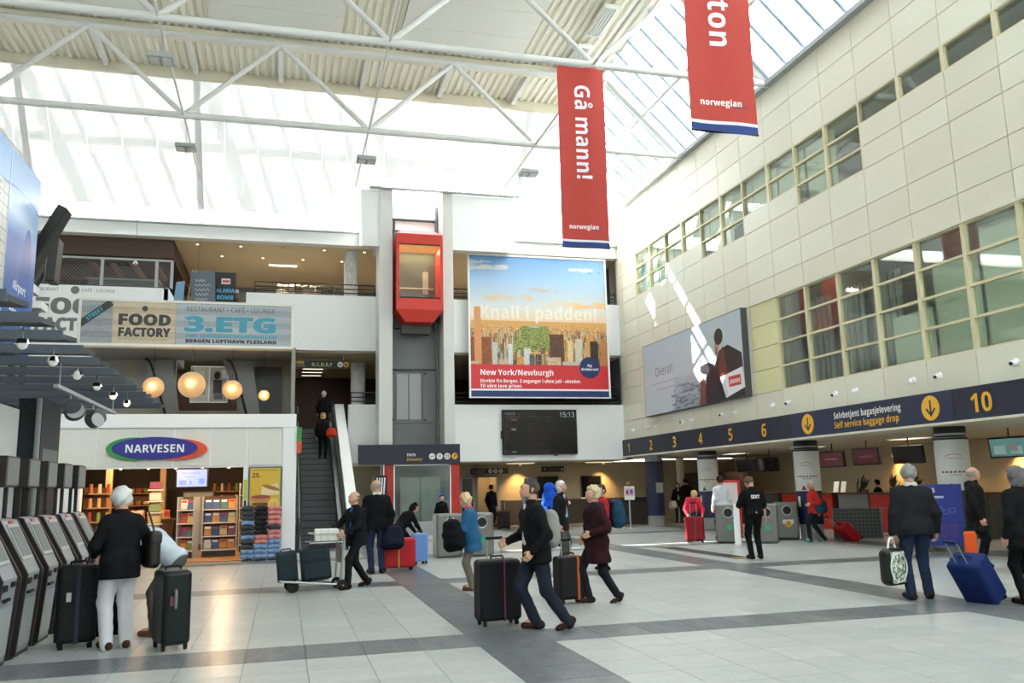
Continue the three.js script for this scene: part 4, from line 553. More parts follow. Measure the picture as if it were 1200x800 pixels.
  struct('wall_niche_right', 'dark grey panel at the right end of the niche', 'wall', bx(-1.15, -0.1, 3.72, 5.2, -25.1, -25.04), M.greyD);
  for (const [x, lab] of [[-3.3, 'left of the framed pictures'], [-1.2, 'right of the framed pictures']]) { const g = thing('slanted_strut', `slim black slanted strut in the niche ${lab}`, 'strut', [x, 3.71, -24.4]); part(g, 'pipe', tube([[-0.35, 1.58, 0], [-0.2, 1.42, 0], [0.1, 0.4, -0.2], [0.2, 0, -0.3]], 0.03, 20), M.black); part(g, 'plate', prism([[-0.5, 1.6], [0.3, 1.6], [0.55, 0], [0.1, 0]], 0.05), M.grey, [0, 0, -0.3]); }
  struct('wall_niche_beyond', 'dark brown shelf wall seen through the niche', 'wall', bx(-4, 0.2, 3.7, 5.36, -28.2, -28.1), M.brown);
  [[-2.35, 'pale kitchen photograph'], [-1.85, 'black and white portrait photograph of a cook']].forEach(([x, lab], i) => { const p = thing('framed_picture', `${lab} hanging behind the round lamps`, 'picture', [x, 4.75, -25.6]); part(p, 'frame', box(0.52, 1.05, 0.04), M.white); part(p, 'print', plane(0.46, 0.98), print(120, 250, (c, w, h) => { c.fillStyle = i ? '#a9a79f' : '#c9c6b4'; c.fillRect(0, 0, w, h); if (i) { c.fillStyle = '#2b2a29'; c.beginPath(); c.ellipse(50, 60, 22, 30, 0, 0, 7); c.fill(); c.fillRect(24, 92, 60, 100); c.fillStyle = '#e0e0da'; c.fillRect(84, 20, 30, 60); c.fillStyle = '#55534e'; c.fillRect(30, 196, 60, 40); } else { c.fillStyle = '#8f9280'; c.fillRect(10, 140, 90, 60); c.fillStyle = '#e6e2d2'; c.fillRect(20, 30, 70, 60); } }), [0, 0, 0.022]); });
  { const p = thing('blue_notice', 'small pale blue notice behind the niche', 'notice', [-2.82, 4.8, -26.3]); part(p, 'sheet', box(0.24, 0.4, 0.01), mat(0xa9b6dc, 0.6)); part(p, 'clip', box(0.08, 0.04, 0.02), M.steel, [0, 0.2, 0.005]); }
  // round paper lamps
  [[-3.22, 4.35, 0.26, 'second largest', 2.2], [-2.31, 4.42, 0.335, 'largest', 2.4], [-1.32, 4.3, 0.25, 'third', 2.2], [-0.53, 4.16, 0.14, 'smallest', 1.6]].forEach(([x, y, r, lab], i) => {
    const l = thing('globe_lamp', `round cream globe lamp above the shop, the ${['one nearest the dark canopy', 'largest of the row', 'one right of the largest', 'smallest of the row'][i]}`, 'lamp', [x, y, ZS - 0.1], 0, 'globe lamps over the shop');
    part(l, 'globe', ball(r, 28), mat(0xf1dcb4, 0.9, 0, { transmission: 0.5, thickness: 0, emissive: 0xe8b878, emissiveIntensity: 0.04 })); part(l, 'bulb', ball(0.035, 10), mat(0xfff0d0, 0.4, 0, { emissive: 0xffc070, emissiveIntensity: 12 }), [0, -0.02, r + 0.0 - 0.05]); part(l, 'flex', cyl(0.006, 0.006, +(5.36 - y - r).toFixed(3), 6), M.black, [0, r + (5.36 - y - r) / 2, 0]); part(l, 'cap', cyl(0.05, 0.06, 0.05, 12), M.black, [0, r, 0]);
    const p = new THREE.PointLight(0xffc27a, 0.45); p.position.set(0, 0, r + 0.06); p.castShadow = true; p.shadow.radius = 3; l.add(p);
  });
  // lettering on the left gallery parapet
  const f = thing('parapet_lettering', 'faded FOOD FACTORY lettering on the white gallery parapet', 'sign', [-6.28, 7.23, -27.99]);
  part(f, 'lettering', plane(3.1, 1.6), printClear(1024, 528, (c, w, h) => logo(c, w * 0.5, h * 0.5, 238, '#6d726f')), [0, 0, 0.005]);
  // mesh railing: see-through wire mesh
  const m = thing('mesh_railing', 'wire mesh railing with steel posts on the left gallery edge', 'railing', [0, 8.07, -28.1]);
  for (let k = 0; k < 4; k++) part(m, 'post', box(0.09, 0.93, 0.04), M.greyL, [-7.15 + [0, 1.47, 3.05, 3.5][k] + 0.1, 0.465, 0]);
  part(m, 'rail', bx(-10, -3.55, 0.88, 0.94, -0.025, 0.025), M.greyL); part(m, 'rail', bx(-10, -3.55, 0, 0.04, -0.025, 0.025), M.greyD);
  { const wires = []; for (let x = -10; x < -3.6; x += 0.1) { wires.push(bar([x, 0.04, 0], [Math.min(x + 0.84, -3.55), Math.min(0.04 + (-3.55 - x), 0.88), 0], 0.006, 0.006, 3)); wires.push(bar([x, 0.88, 0], [Math.min(x + 0.84, -3.55), Math.max(0.88 - (-3.55 - x), 0.04), 0], 0.006, 0.006, 3)); } part(m, 'wire_mesh', merge(wires), M.grey).userData.kind = 'stuff'; }
  struct('ceiling_kitchen_duct', 'dark raw ceiling with brown ducts in the corner of the top gallery', 'ceiling', merge(bx(-9.8, -4.2, 10.5, 11.2, -40, -33.5), bx(-9.8, -5.6, 9.9, 10.5, -39, -35)), M.brown);
  for (let k = 0; k < 4; k++) solo('vent_duct', `brown ceiling duct ${['beside the tilted screens', 'above the first mesh panel', 'above the second mesh panel', 'nearest the beige ceiling'][k]}`, 'duct', cyl(0.14, 0.14, 1.6, 14), mat(0x6b4a35, 0.6), [-7.3 + k * 0.75, 10.55, -34.6], [0.5, 0, 0.5], 'brown ducts over the mesh railing');
  { const g = thing('kitchen_island', 'grey restaurant furniture seen through the mesh railing', 'furniture', [-5.4, 8.0, -31]); part(g, 'block', rbox(2.2, 0.9, 0.8, 0.03), M.greyD, [0, 0.45, 0]); part(g, 'worktop', box(2.3, 0.05, 0.9), M.grey, [0, 0.92, 0]); }
  for (let k = 0; k < 2; k++) { const l = thing('pendant_lamp', `thin pendant lamp ${['above the mesh railing', 'above the sandwich boards'][k]}`, 'lamp', [[-4.95, -3.3][k], 9.3, [-30, -33.5][k]], 0, 'gallery pendants'); part(l, 'flex', cyl(0.008, 0.008, 1.7, 6), M.black, [0, 1.0, 0]); part(l, 'shade', cyl(0.03, 0.09, 0.14, 14), M.white, [0, 0.1, 0]); }
  { const s = thing('sandwich_board', 'grey slate sandwich board with wooden legs on the gallery landing', 'sign', [-2.88, 7.55, -30.6]); part(s, 'slate', box(0.78, 1.75, 0.03), mat(0x5d6a73, 0.6), [0.08, 0.87, 0.15], [-0.1, 0, 0.05]); part(s, 'chalk', plane(0.7, 1.5), print(140, 300, (c, w, h) => { c.fillStyle = '#5d6a73'; c.fillRect(0, 0, w, h); c.strokeStyle = '#c9cfd2'; c.lineWidth = 3; for (let k = 0; k < 7; k++) { c.beginPath(); c.moveTo(20, 40 + k * 34); for (let j = 0; j < 8; j++) c.lineTo(20 + j * (9 + (k * 5) % 6), 40 + k * 34 + (j % 2 ? 9 : -7)); c.stroke(); } }), [0.08, 0.87, 0.17], [-0.1, 0, 0.05]); for (const q of [-0.42, -0.3]) part(s, 'leg', box(0.05, 1.85, 0.04), M.wood, [q, 0.9, q < -0.35 ? -0.1 : 0.1], [q < -0.35 ? 0.1 : -0.1, 0, -0.12]); }
  { const s = thing('alarm_poster', 'black poster stand with blue letters ALARM BOMB on the gallery landing', 'sign', [-2.14, 7.55, -31.2]); part(s, 'panel', box(0.72, 1.9, 0.05), M.black, [0, 0.95, 0]); part(s, 'print', plane(0.68, 1.4), print(200, 412, (c, w, h) => { c.fillStyle = '#22262c'; c.fillRect(0, 0, w, h); c.fillStyle = '#d8d2cc'; c.fillRect(60, 60, 90, 60); c.fillStyle = '#c05048'; c.fillRect(70, 76, 70, 26); text(c, 'ALARM', w / 2, 190, 58, '#5ab4e6', 'bold', 'center', 180); text(c, 'BOMB', w / 2, 262, 58, '#5ab4e6', 'bold', 'center', 180); }), [0, 1.18, 0.028]); part(s, 'foot', box(0.7, 0.03, 0.3), M.black, [0, 0.015, 0]); }
  { const s = thing('vase', 'small dark bottle shaped vase beside the alarm poster', 'vase', [-1.72, 7.55, -30.7]); part(s, 'body', cyl(0.1, 0.14, 0.85, 14), M.black, [0, 0.43, 0]); part(s, 'neck', cyl(0.05, 0.09, 0.2, 14), M.brown, [0, 0.95, 0]); part(s, 'flower', ball(0.08, 10), M.greyL, [0, 1.1, 0]); }
  solo('glass_stair_rail', 'slanted pale blue glass stair panel at the end of the lettered parapet', 'railing', prism([[-0.1, -1.2], [0.25, -0.9], [0.3, 0.35], [0.05, 0.3]], 0.04), mat(0x9cc6e6, 0.15, 0, { transmission: 0.5, thickness: 0 }), [-3.45, 8.0, -28.1]);
}
// ---------- left: kiosks, slatted canopy, blue board ----------
{
  const frontPts = [[0, 0.04], [0.07, 0.86], [-0.2, 1.42], [-0.3, 1.44], [-0.42, 1.3], [-0.42, 0.04]];
  const dark = mat(0x2c2425, 0.5), lightP = mat(0x96999c, 0.5), rose = mat(0x77646a, 0.5);
  const face = (a, b, y0, y1, t, w) => { /* a panel lying on the slanted or lower front */ };
  const which = ['at the camera end of the row', 'second of the row', 'third of the row by the tall black suitcase', 'fourth of the row, behind the tall black suitcase', 'fifth of the row, before the white haired woman', 'sixth of the row, behind the white haired woman', 'last of the row, nearest the magazine shop'];
  for (let i = 0; i < 7; i++) {
    const k = thing('checkin_kiosk', `grey check-in kiosk, ${which[i]}`, 'kiosk', [-2.7, 0, -8.95 - 0.85 * i], 0, 'check-in kiosks');
    for (const s of [-1, 1]) part(k, 'side_panel', prism(frontPts.map(([x, y]) => [x + (x > -0.1 ? 0.03 : 0), y]), 0.035, 0.006), dark, [0, 0, s * 0.3]);
    part(k, 'body', prism(frontPts.map(([x, y]) => [x, y]), 0.57), lightP);
    part(k, 'plinth', box(0.42, 0.05, 0.6), M.charcoal, [-0.21, 0.025, 0]);
    const ang = Math.atan2(0.27, 0.56), on = (t, off) => [0.07 - 0.27 * t + off * Math.cos(ang), 0.86 + 0.56 * t + off * Math.sin(ang)];
    const slant = (name, t, h, w, d, m, z = 0) => { const [x, y] = on(t, d / 2); return part(k, name, box(d, h, w), m, [x, y, z], [0, 0, ang]); };
    slant('screen_bezel', 0.58, 0.42, 0.4, 0.02, M.greyL); slant('screen', 0.58, 0.34, 0.32, 0.026, mat(0x6f7678, 0.55, 0)); slant('logo_strip', 0.94, 0.06, 0.12, 0.012, M.red);
    part(k, 'card_slot', box(0.03, 0.06, 0.12), M.black, [0.07, 0.78, 0.12]); part(k, 'card_slot', box(0.03, 0.05, 0.1), M.black, [0.07, 0.8, -0.14]); part(k, 'printer_slot', box(0.04, 0.03, 0.2), M.black, [0.06, 0.66, 0.02]); part(k, 'service_door', box(0.01, 0.48, 0.5), M.greyL, [0.032, 0.34, 0], [0, 0, -0.08]); part(k, 'lock', box(0.012, 0.03, 0.02), M.black, [0.05, 0.55, 0.2]);
    for (const s of [-1, 1]) part(k, 'post', box(0.04, 0.4, 0.04), dark, [-0.3, 1.6, s * 0.17]);
    part(k, 'top_box', rbox(0.16, 0.34, 0.46, 0.01), dark, [-0.28, 1.95, 0]); part(k, 'top_screen', box(0.012, 0.3, 0.42), M.grey, [-0.195, 1.95, 0]);
  }
  // canopy of dark slats
  const c = thing('slatted_canopy', 'dark blue grey slatted canopy over the check-in kiosks', 'canopy', [0, 3.3, 0]);
  for (let i = 0; i < 15; i++) { const z = -4.2 - 0.92 * i; part(c, 'slat', box(5.6, 0.05, 0.62), M.slate, [-5.0, 0, z], [0.1, 0, 0]); part(c, 'slat_lip', box(5.6, 0.1, 0.04), mat(0x3f4850, 0.5), [-5.0, -0.02, z + 0.31]); }
  part(c, 'beam', box(0.14, 0.2, 14), M.slate, [-4.6, -0.16, -10.6]); part(c, 'beam', box(0.14, 0.2, 14), M.slate, [-6.5, -0.16, -10.6]);
  for (let i = 0; i < 8; i++) { const l = thing('canopy_spot', `small round steel spotlight under slat ${['one', 'two', 'three', 'four', 'five', 'six', 'seven', 'eight'][i]} of the canopy edge`, 'light', [-2.45, 3.14, -6.7 - 1.15 * i], 0, 'canopy edge spotlights'); part(l, 'cap', cyl(0.05, 0.07, 0.05, 14), M.chrome); part(l, 'lens', ball(0.05, 12), mat(0xffffff, 0.2, 0, { emissive: 0xffe8c8, emissiveIntensity: i > 5 ? 0.8 : 0.1 }), [0, -0.03, 0]); part(l, 'stem', cyl(0.008, 0.008, 0.12, 6), M.chrome, [0, 0.08, 0]); }
  for (const [x, z, lab] of [[-3.35, -13.4, 'behind the kiosks'], [-6.5, -11.9, 'further left behind the kiosks'], [-3.3, -5, 'at the camera end of the kiosk row']]) { const p = thing('canopy_column', `dark grey canopy column ${lab}`, 'column', [x, 0, z]); part(p, 'shaft', box(0.3, 3.0, 1.0), M.slate, [0, 1.5, 0]); part(p, 'pipe', cyl(0.035, 0.035, 3.0, 10), M.greyL, [0.12, 1.5, 0.56]); part(p, 'cover', box(0.32, 0.35, 0.8), M.grey, [0, 2.15, 0]); }
  solo('side_panel_white', 'tall white partition panel left of the canopy column', 'panel', bx(-3.5, -3.35, 0, 2.8, -12.4, -9.2), M.white);
  solo('advert_panel', 'pale glass advert panel with an orange strip behind the kiosks', 'panel', merge(bx(-5.2, -3.7, 0.2, 2.9, -13.3, -13.2)), mat(0xcfd2cc, 0.3), undefined, undefined);
  solo('orange_strip', 'narrow red orange strip on the pale advert panel', 'strip', bx(-4.0, -3.9, 1.7, 2.9, -13.2, -13.17), mat(0xd8603a, 0.5));
  const t = thing('track_light_rail', 'silver track rail with two round spotlights under the canopy', 'light', [-2.5, 2.9, -12.3]);
  part(t, 'rail', box(0.05, 0.04, 3.5), M.greyL); for (const z of [-1.6, 1.6]) part(t, 'hanger', cyl(0.008, 0.008, 0.38, 6), M.greyL, [0, 0.19, z]);
  [[0.95, 0.5], [-0.35, -0.3]].forEach(([z, a]) => { const b = part(t, 'spot_body', rbox(0.13, 0.17, 0.22, 0.02), M.steelD, [-0.02, -0.17, z]); part(b, 'stem', cyl(0.012, 0.012, 0.1, 8), M.steel, [0, 0.13, 0]); part(b, 'lamp_head', cyl(0.1, 0.12, 0.16, 18), M.greyD, [0.06, -0.03, 0.08], [1.2, 0, -0.5 + a]); part(b, 'lamp_lens', cyl(0.095, 0.095, 0.01, 18), M.greyL, [0.1, -0.06, 0.17], [1.2, 0, -0.5 + a]); });
  // blue airport board
  const b = thing('airport_board', 'tall blue airport board with white text and a grey timetable grid', 'sign', [-3.6, 3.6, -11.55], Math.PI / 2);
  part(b, 'box', box(4.0, 2.72, 0.3), M.steelD, [0, 1.36, -0.16]);
  part(b, 'print', plane(4.0, 2.7), print(1024, 690, (c, w, h) => { const s = c.createLinearGradient(0, 0, 0, h); s.addColorStop(0, '#7fa8d8'); s.addColorStop(0.3, '#a9c6e6'); s.addColorStop(0.42, '#3d74c0'); s.addColorStop(1, '#1f4f9c'); c.fillStyle = s; c.fillRect(0, 0, w, h); c.fillStyle = '#2a5cae'; c.beginPath(); c.ellipse(w * 0.88, h * 0.62, w * 0.06, h * 0.3, 0.1, 0, 7); c.fill();
    c.strokeStyle = '#4d80c8'; c.lineWidth = 6; c.beginPath(); c.moveTo(w * 0.3, h * 0.16); c.bezierCurveTo(w * 0.5, h * 0.3, w * 0.7, h * 0.1, w, h * 0.2); c.stroke();
    c.fillStyle = '#c5c6c0'; c.fillRect(0, h * 0.2, w * 0.66, h * 0.72); c.strokeStyle = '#7d807c'; c.lineWidth = 3; for (let k = 0; k <= 12; k++) { c.beginPath(); c.moveTo(0, h * (0.2 + 0.06 * k)); c.lineTo(w * 0.66, h * (0.2 + 0.06 * k)); c.stroke(); } for (let k = 0; k < 6; k++) { c.beginPath(); c.moveTo(w * 0.12 * k, h * 0.2); c.lineTo(w * 0.12 * k, h * 0.92); c.stroke(); }
    c.fillStyle = '#9a9b96'; for (let k = 0; k < 12; k++) for (let j = 0; j < 5; j++) c.fillRect(w * (0.02 + 0.12 * j), h * (0.222 + 0.06 * k), w * 0.07, h * 0.014);
    text(c, 'Airport', w * 0.76, h * 0.66, 44, '#eef3fa', 'bold', 'left', w * 0.2); c.fillStyle = '#d4e0f2'; for (const [y, l] of [[0.78, 0.2], [0.83, 0.16], [0.9, 0.22]]) for (let k = 0; k < 7; k++) c.fillRect(w * (0.74 + l * k / 7), h * y, w * l / 9, 12); }, 0.25), [0, 1.36, 0.002]);
  part(b, 'seam', box(0.02, 2.72, 0.01), M.steel, [0.6, 1.36, 0.004]);
  for (const [x, y, z, r, h, lab] of [[-3.58, 5.55, -14, -0.42, 1.12, 'large tilted black screen seen edge on beside the blue board'], [-3.78, 5.55, -15.3, -0.05, 0.75, 'smaller upright black screen behind the large tilted one']]) { const m = thing('display_screen', lab, 'screen', [x, y, z]); const s = part(m, 'housing', rbox(0.15, h, 0.34, 0.02), M.black, [0, 0, 0], [0, 0, r]); part(s, 'glass', box(0.01, h * 0.9, 0.3), M.screen, [-0.078, 0, 0]); part(m, 'arm', bar([-0.05, 0, 0], [-0.4, -0.75, 0], 0.04), M.charcoal); part(m, 'base_plate', box(0.4, 0.12, 0.4), M.offwhite, [-0.3, -0.78, 0]); part(m, 'post', bar([-0.35, 3.33 - y, 0], [-0.35, -0.8, 0], 0.05), M.charcoal); }
}
// ---------- check-in hall on the right ----------
{
  const names = ['in the far corner by the back wall', 'behind the woman in the pink jacket', 'behind the red jacket traveller', 'beside the blue airline stand'];
  const colMat = (first) => print(512, 512, (c, w, h) => { c.fillStyle = first ? '#c9cbc6' : '#dfe1dc'; c.fillRect(0, 0, w, h); for (const x of [0.12, 0.62]) { c.strokeStyle = '#a85a4a'; c.lineWidth = 5; c.beginPath(); c.moveTo(w * x, h * 0.36); c.quadraticCurveTo(w * (x + 0.06), h * 0.29, w * (x + 0.15), h * 0.34); c.stroke(); c.fillStyle = '#b9b4ac'; c.fillRect(w * x, h * 0.39, w * 0.16, 8); c.fillStyle = '#8d4038'; for (let k = 0; k < 7; k++) c.fillRect(w * (x - 0.05) + k * 20, h * 0.64, 13, 16); c.fillStyle = '#b0aca6'; c.fillRect(w * (x + 0.02), h * 0.7, w * 0.12, 10); c.fillStyle = '#7c3a34'; c.beginPath(); c.moveTo(w * x, h * 0.98); c.lineTo(w * (x + 0.03), h * 0.86); c.lineTo(w * (x + 0.07), h * 0.98); c.fill(); } });
  [[14.55, -32.35], [15.0, -28.6], [14.85, -22.2], [14.95, -16.6]].forEach(([x, z], i) => { const t = thing('checkin_column', `round advert column, white above and navy below, ${names[i]}`, 'column', [x, 0, z], 0, 'round columns under the fascia'); const r = 0.36;
    part(t, 'foot', cyl(r - 0.03, r - 0.03, 0.4, 32), M.greyL, [0, 0.2, 0]); part(t, 'navy_wrap', cyl(r, r, 0.95, 32), mat(0x20284f, 0.45), [0, 0.88, 0]); part(t, 'white_wrap', new THREE.CylinderGeometry(r + 0.005, r + 0.005, 1.2, 40, 1, true), i === 0 ? mat(0x2a2f48, 0.5) : colMat(false), [0, 1.95, 0], [0, -1.9, 0]); part(t, 'upper_shaft', cyl(r - 0.02, r - 0.02, 0.3, 32), i === 0 ? M.greyL : M.black, [0, 2.65, 0]); part(t, 'ring', cyl(r + 0.01, r + 0.01, 0.05, 32), M.charcoal, [0, 2.52, 0]); part(t, 'ring_text', cyl(r + 0.004, r + 0.004, 0.05, 32), M.greyL, [0, 2.62, 0]);
    if (i === 0) part(t, 'notice', box(0.3, 0.4, 0.02), M.greyL, [0.05, 1.5, r + 0.01]); else part(t, 'figure_mark', box(0.02, 0.3, 0.08), M.white, [-r - 0.005, 1.05, 0.05]); });
  solo('plain_column', 'slim plain cream column behind the first desks', 'column', cyl(0.17, 0.17, 2.8, 20), M.creamPale, [17.0, 1.4, -35.0]);
  // hanging monitors
  const mon = (x, y, z, on, lab) => { const m = thing('hanging_monitor', lab, 'screen', [x, y, z], -Math.PI / 2 + 0.25, 'monitors over the check-in desks'); part(m, 'housing', rbox(0.98, 0.5, 0.1, 0.02), M.black, [0, 0, 0], [0.12, 0, 0]); part(m, 'screen', plane(0.88, 0.42), on, [0, 0, 0.056], [0.12, 0, 0]); part(m, 'drop_rod', cyl(0.018, 0.018, 0.4, 8), M.charcoal, [0, 0.4, -0.02]); };
  const off = M.screen, redS = print(180, 90, (c, w, h) => { c.fillStyle = '#4a1518'; c.fillRect(0, 0, w, h); c.fillStyle = '#a06a6c'; c.fillRect(40, 40, 100, 10); }, 0.3, { emissive: 0x401010, emissiveIntensity: 0.5 }), mapS = print(180, 90, (c, w, h) => { c.fillStyle = '#4a7a76'; c.fillRect(0, 0, w, h); c.fillStyle = '#c9d3d0'; c.fillRect(16, 34, 60, 46); c.fillRect(100, 40, 60, 40); c.fillStyle = '#a83038'; c.fillRect(92, 24, 44, 40); }, 0.3, { emissive: 0x6a9a96, emissiveIntensity: 0.35 });
  mon(17, 2.25, -29.3, off, 'dark hanging monitor behind the white shirted man'); mon(17, 2.25, -27.7, off, 'dark hanging monitor above the man in black overalls'); mon(17, 2.3, -24.0, redS, 'hanging monitor with dark red picture next to the third column'); mon(17, 2.32, -22.3, redS, 'hanging monitor with dark red picture above the desk clerk'); mon(17, 2.3, -20.5, off, 'dark hanging monitor above the black potted plants'); mon(17, 2.33, -17.0, mapS, 'hanging monitor with a green and red map picture');
  // desks
  const desk = (z, w, front, lab) => { const d = thing('checkin_desk', lab, 'desk', [18.2, 0, z], -Math.PI / 2, 'check-in desks'); part(d, 'front_panel', box(w, 1.15, 0.06), front, [0, 0.6, 0.25]); part(d, 'worktop', rbox(w + 0.06, 0.06, 0.62, 0.01), M.woodD, [0, 1.2, 0]); part(d, 'side', box(0.05, 1.15, 0.5), M.greyD, [-w / 2 + 0.03, 0.6, 0]); part(d, 'side', box(0.05, 1.15, 0.5), M.greyD, [w / 2 - 0.03, 0.6, 0]); part(d, 'handle', bar([-w * 0.25, 0.75, 0.31], [w * 0.25, 0.75, 0.31], 0.015), M.steelD); };
  const redM = mat(0xc1281c, 0.4), tealM = mat(0x2f3b3e, 0.5);
  desk(-26.0, 1.0, redM, 'red fronted check-in desk beside the third column'); desk(-24.4, 1.5, M.grey, 'grey fronted check-in desk under the clerk'); desk(-23.05, 1.0, redM, 'red fronted check-in desk with a handle beside the clerk'); desk(-21.6, 1.5, tealM, 'dark teal check-in desk behind the grey jacket man'); desk(-27.7, 1.6, redM, 'red topped check-in desk behind the overalls man'); desk(-29.6, 1.6, M.greyD, 'dark check-in desk behind the white shirted man'); desk(-19.6, 1.5, tealM, 'dark check-in desk behind the blue airline stand'); desk(-16.5, 1.6, M.greyD, 'dark check-in desk behind the men in dark coats');
  for (const [z, lab] of [[-25.6, 'beside the clerk'], [-25.2, 'nearest the clerk']]) { const p = thing('leaflet_stand', `white leaflet card standing on a desk ${lab}`, 'leaflet', [18.2, 1.23, z], -Math.PI / 2, 'leaflet cards on the desk'); part(p, 'card', box(0.26, 0.36, 0.02), M.white, [0, 0.18, 0], [-0.2, 0, 0]); part(p, 'rest', box(0.2, 0.02, 0.1), M.greyL, [0, 0.01, -0.03]); }
  // potted plants
  const leafG = (() => { const s = new THREE.Shape(); s.moveTo(0, 0); s.quadraticCurveTo(0.05, 0.15, 0, 0.42); s.quadraticCurveTo(-0.05, 0.15, 0, 0); return new THREE.ExtrudeGeometry(s, { depth: 0.004, bevelEnabled: false }); })(), leafM = mat(0x1e2a1c, 0.6);
  for (const [x, z, lab] of [[19.6, -24.6, 'between the clerk and the grey jacket man'], [19.4, -23.3, 'right behind the grey jacket man'], [19.6, -26.2, 'left of the clerk']]) { const p = thing('potted_plant', `dark leafy potted plant ${lab}`, 'plant', [x, 0, z], 0, 'plants behind the desks'); part(p, 'pot', cyl(0.24, 0.18, 0.9, 18), M.charcoal, [0, 0.45, 0]); part(p, 'stem', cyl(0.03, 0.03, 0.5, 8), M.brown, [0, 1.1, 0]); for (let k = 0; k < 34; k++) part(p, 'leaf', leafG, leafM, [rr(-0.1, 0.1), rr(0.95, 1.5), rr(-0.1, 0.1)], [rr(0.2, 1.4), k * 2.4, 0]); }
  for (const [z, lab] of [[-25.5, 'left of the plants'], [-22.8, 'behind the plants'], [-17.4, 'under the map monitor'], [-20.4, 'beside the airline stand']]) { const g = thing('wall_light', `small warm wall light behind the desks ${lab}`, 'light', [20.55, 2.45, z], 0, 'warm lights behind the desks'); part(g, 'housing', rbox(0.12, 0.1, 0.2, 0.02), M.white); part(g, 'bulb', ball(0.04, 10), mat(0xffd89a, 0.4, 0, { emissive: 0xffb860, emissiveIntensity: 5 }), [-0.02, -0.06, 0]); const l = new THREE.SpotLight(0xffc67c, 8, 0, 1.1, 1, 2); l.position.set(-0.04, -0.12, 0); l.target.position.set(0.2, -1.6, 0); l.castShadow = true; l.shadow.radius = 2; g.add(l, l.target); }
  for (const z of [-31, -26, -21, -16, -11]) { const g = thing('ceiling_light', `flush ceiling light in the check-in hall, ${({ '-31': 'far corner', '-26': 'over the red desks', '-21': 'over the plants', '-16': 'over the dark coated men', '-11': 'nearest the entrance' })[z]}`, 'light', [17.5, 2.8, z], 0, 'check-in ceiling lights'); part(g, 'frame', box(0.6, 0.03, 1.2), M.white, [0, -0.015, 0]); part(g, 'diffuser', box(0.5, 0.01, 1.1), mat(0xffffff, 0.5, 0, { emissive: 0xfff0dc, emissiveIntensity: 1 }), [0, -0.033, 0]); const l = new THREE.RectAreaLight(0xffecd4, 13, 0.5, 1.1); l.position.set(0, -0.045, 0); l.rotation.x = -Math.PI / 2; g.add(l); }
  // cameras on the cream strip above the fascia
  [-31.96, -30.5, -29.8, -27.5, -26.8, -24.65, -23.8, -21.7, -20.9, -18.8, -18.0, -16.0, -15.2, -13.2].forEach((z, i) => { const domed = [3, 5, 8, 9, 12, 13].includes(i), c = thing('wall_camera', `small white ${domed ? 'camera with a black lens' : 'round wall sensor'} above the fascia ${['over desk 1', 'left of desk 2', 'over desk 2', 'left of desk 4', 'over desk 4', 'left of the sun patch', 'over desk 5', 'over desk 6', 'beside the first arrow', 'over Selvbetjent', 'over bagasje', 'over levering', 'over the second arrow', 'right of desk 10'][i]}`, 'camera', [XR, 3.8, z], 0, 'cameras above the fascia'); part(c, 'mount', cyl(0.07, 0.08, 0.05, 16), M.white, [-0.025, 0, 0], [0, 0, Math.PI / 2]); part(c, 'body', ball(0.06, 14), M.white, [-0.08, -0.02, 0]); if (domed) part(c, 'lens', cyl(0.035, 0.035, 0.03, 12), M.black, [-0.14, -0.03, 0.01], [0, 0, Math.PI / 2]); });
  // litter bins
  const bin = (x, z, turn, mark, lab) => { const b = thing('litter_bin', lab, 'bin', [x, 0, z], turn, 'grey steel litter bins'); const m = mat(0x7d7c77, 0.42, 0.5); part(b, 'body', rbox(0.66, 1.04, 0.5, 0.06, 3), m, [0, 0.53, 0]); part(b, 'base', box(0.56, 0.04, 0.42), M.black, [0, 0.02, 0]); part(b, 'hole_ring', torus(0.13, 0.015), M.steel, [0.02, 0.82, 0.252]); part(b, 'hole', cyl(0.125, 0.125, 0.02, 24), M.black, [0.02, 0.82, 0.246], [Math.PI / 2, 0, 0]); if (mark === 'y') { part(b, 'label', box(0.3, 0.12, 0.006), M.white, [0.03, 0.5, 0.252]); part(b, 'mark', cyl(0.09, 0.09, 0.008, 20), M.yellow, [0.04, 0.44, 0.255], [Math.PI / 2, 0, 0]); part(b, 'mark_bar', box(0.03, 0.1, 0.006), M.black, [0.04, 0.44, 0.26]); } else part(b, 'mark', cyl(0.08, 0.08, 0.008, 20), mat(0x2fa878, 0.5), [0.04, 0.42, 0.253], [Math.PI / 2, 0, 0]); };
  bin(3.95, -21.2, 0.05, 'y', 'grey litter bin with yellow mark before the lift doorway'); bin(4.72, -21.15, 0.05, 'g', 'grey litter bin half hidden behind the woman in blue'); bin(12.0, -21.9, -0.5, 'g', 'grey litter bin with green mark beside the white shirted man'); bin(14.1, -22.3, -0.5, 'y', 'grey litter bin with yellow mark beside the man in black overalls'); bin(12.75, -21.2, -0.5, 'g', 'grey litter bin half hidden behind the man in black overalls');
  solo('white_totem', 'slim white totem panel just left of the man in black overalls', 'totem', rbox(0.16, 1.08, 0.12, 0.02), M.white, [11.72, 0.54, -20.9], [0, -0.5, 0]);
  { const f = thing('red_frame_stand', 'red framed poster stand behind the white shirted man', 'stand', [13.3, 0, -24.0], -0.5); part(f, 'frame', merge(bx(-0.3, -0.22, 0.04, 1.72, -0.03, 0.03), bx(0.22, 0.3, 0.04, 1.72, -0.03, 0.03), bx(-0.3, 0.3, 1.64, 1.72, -0.03, 0.03)), M.red); part(f, 'sheet', box(0.44, 1.5, 0.02), mat(0xd9ccc8, 0.5), [0, 0.9, 0]); part(f, 'foot', box(0.6, 0.04, 0.4), M.charcoal, [0, 0.02, 0]); }
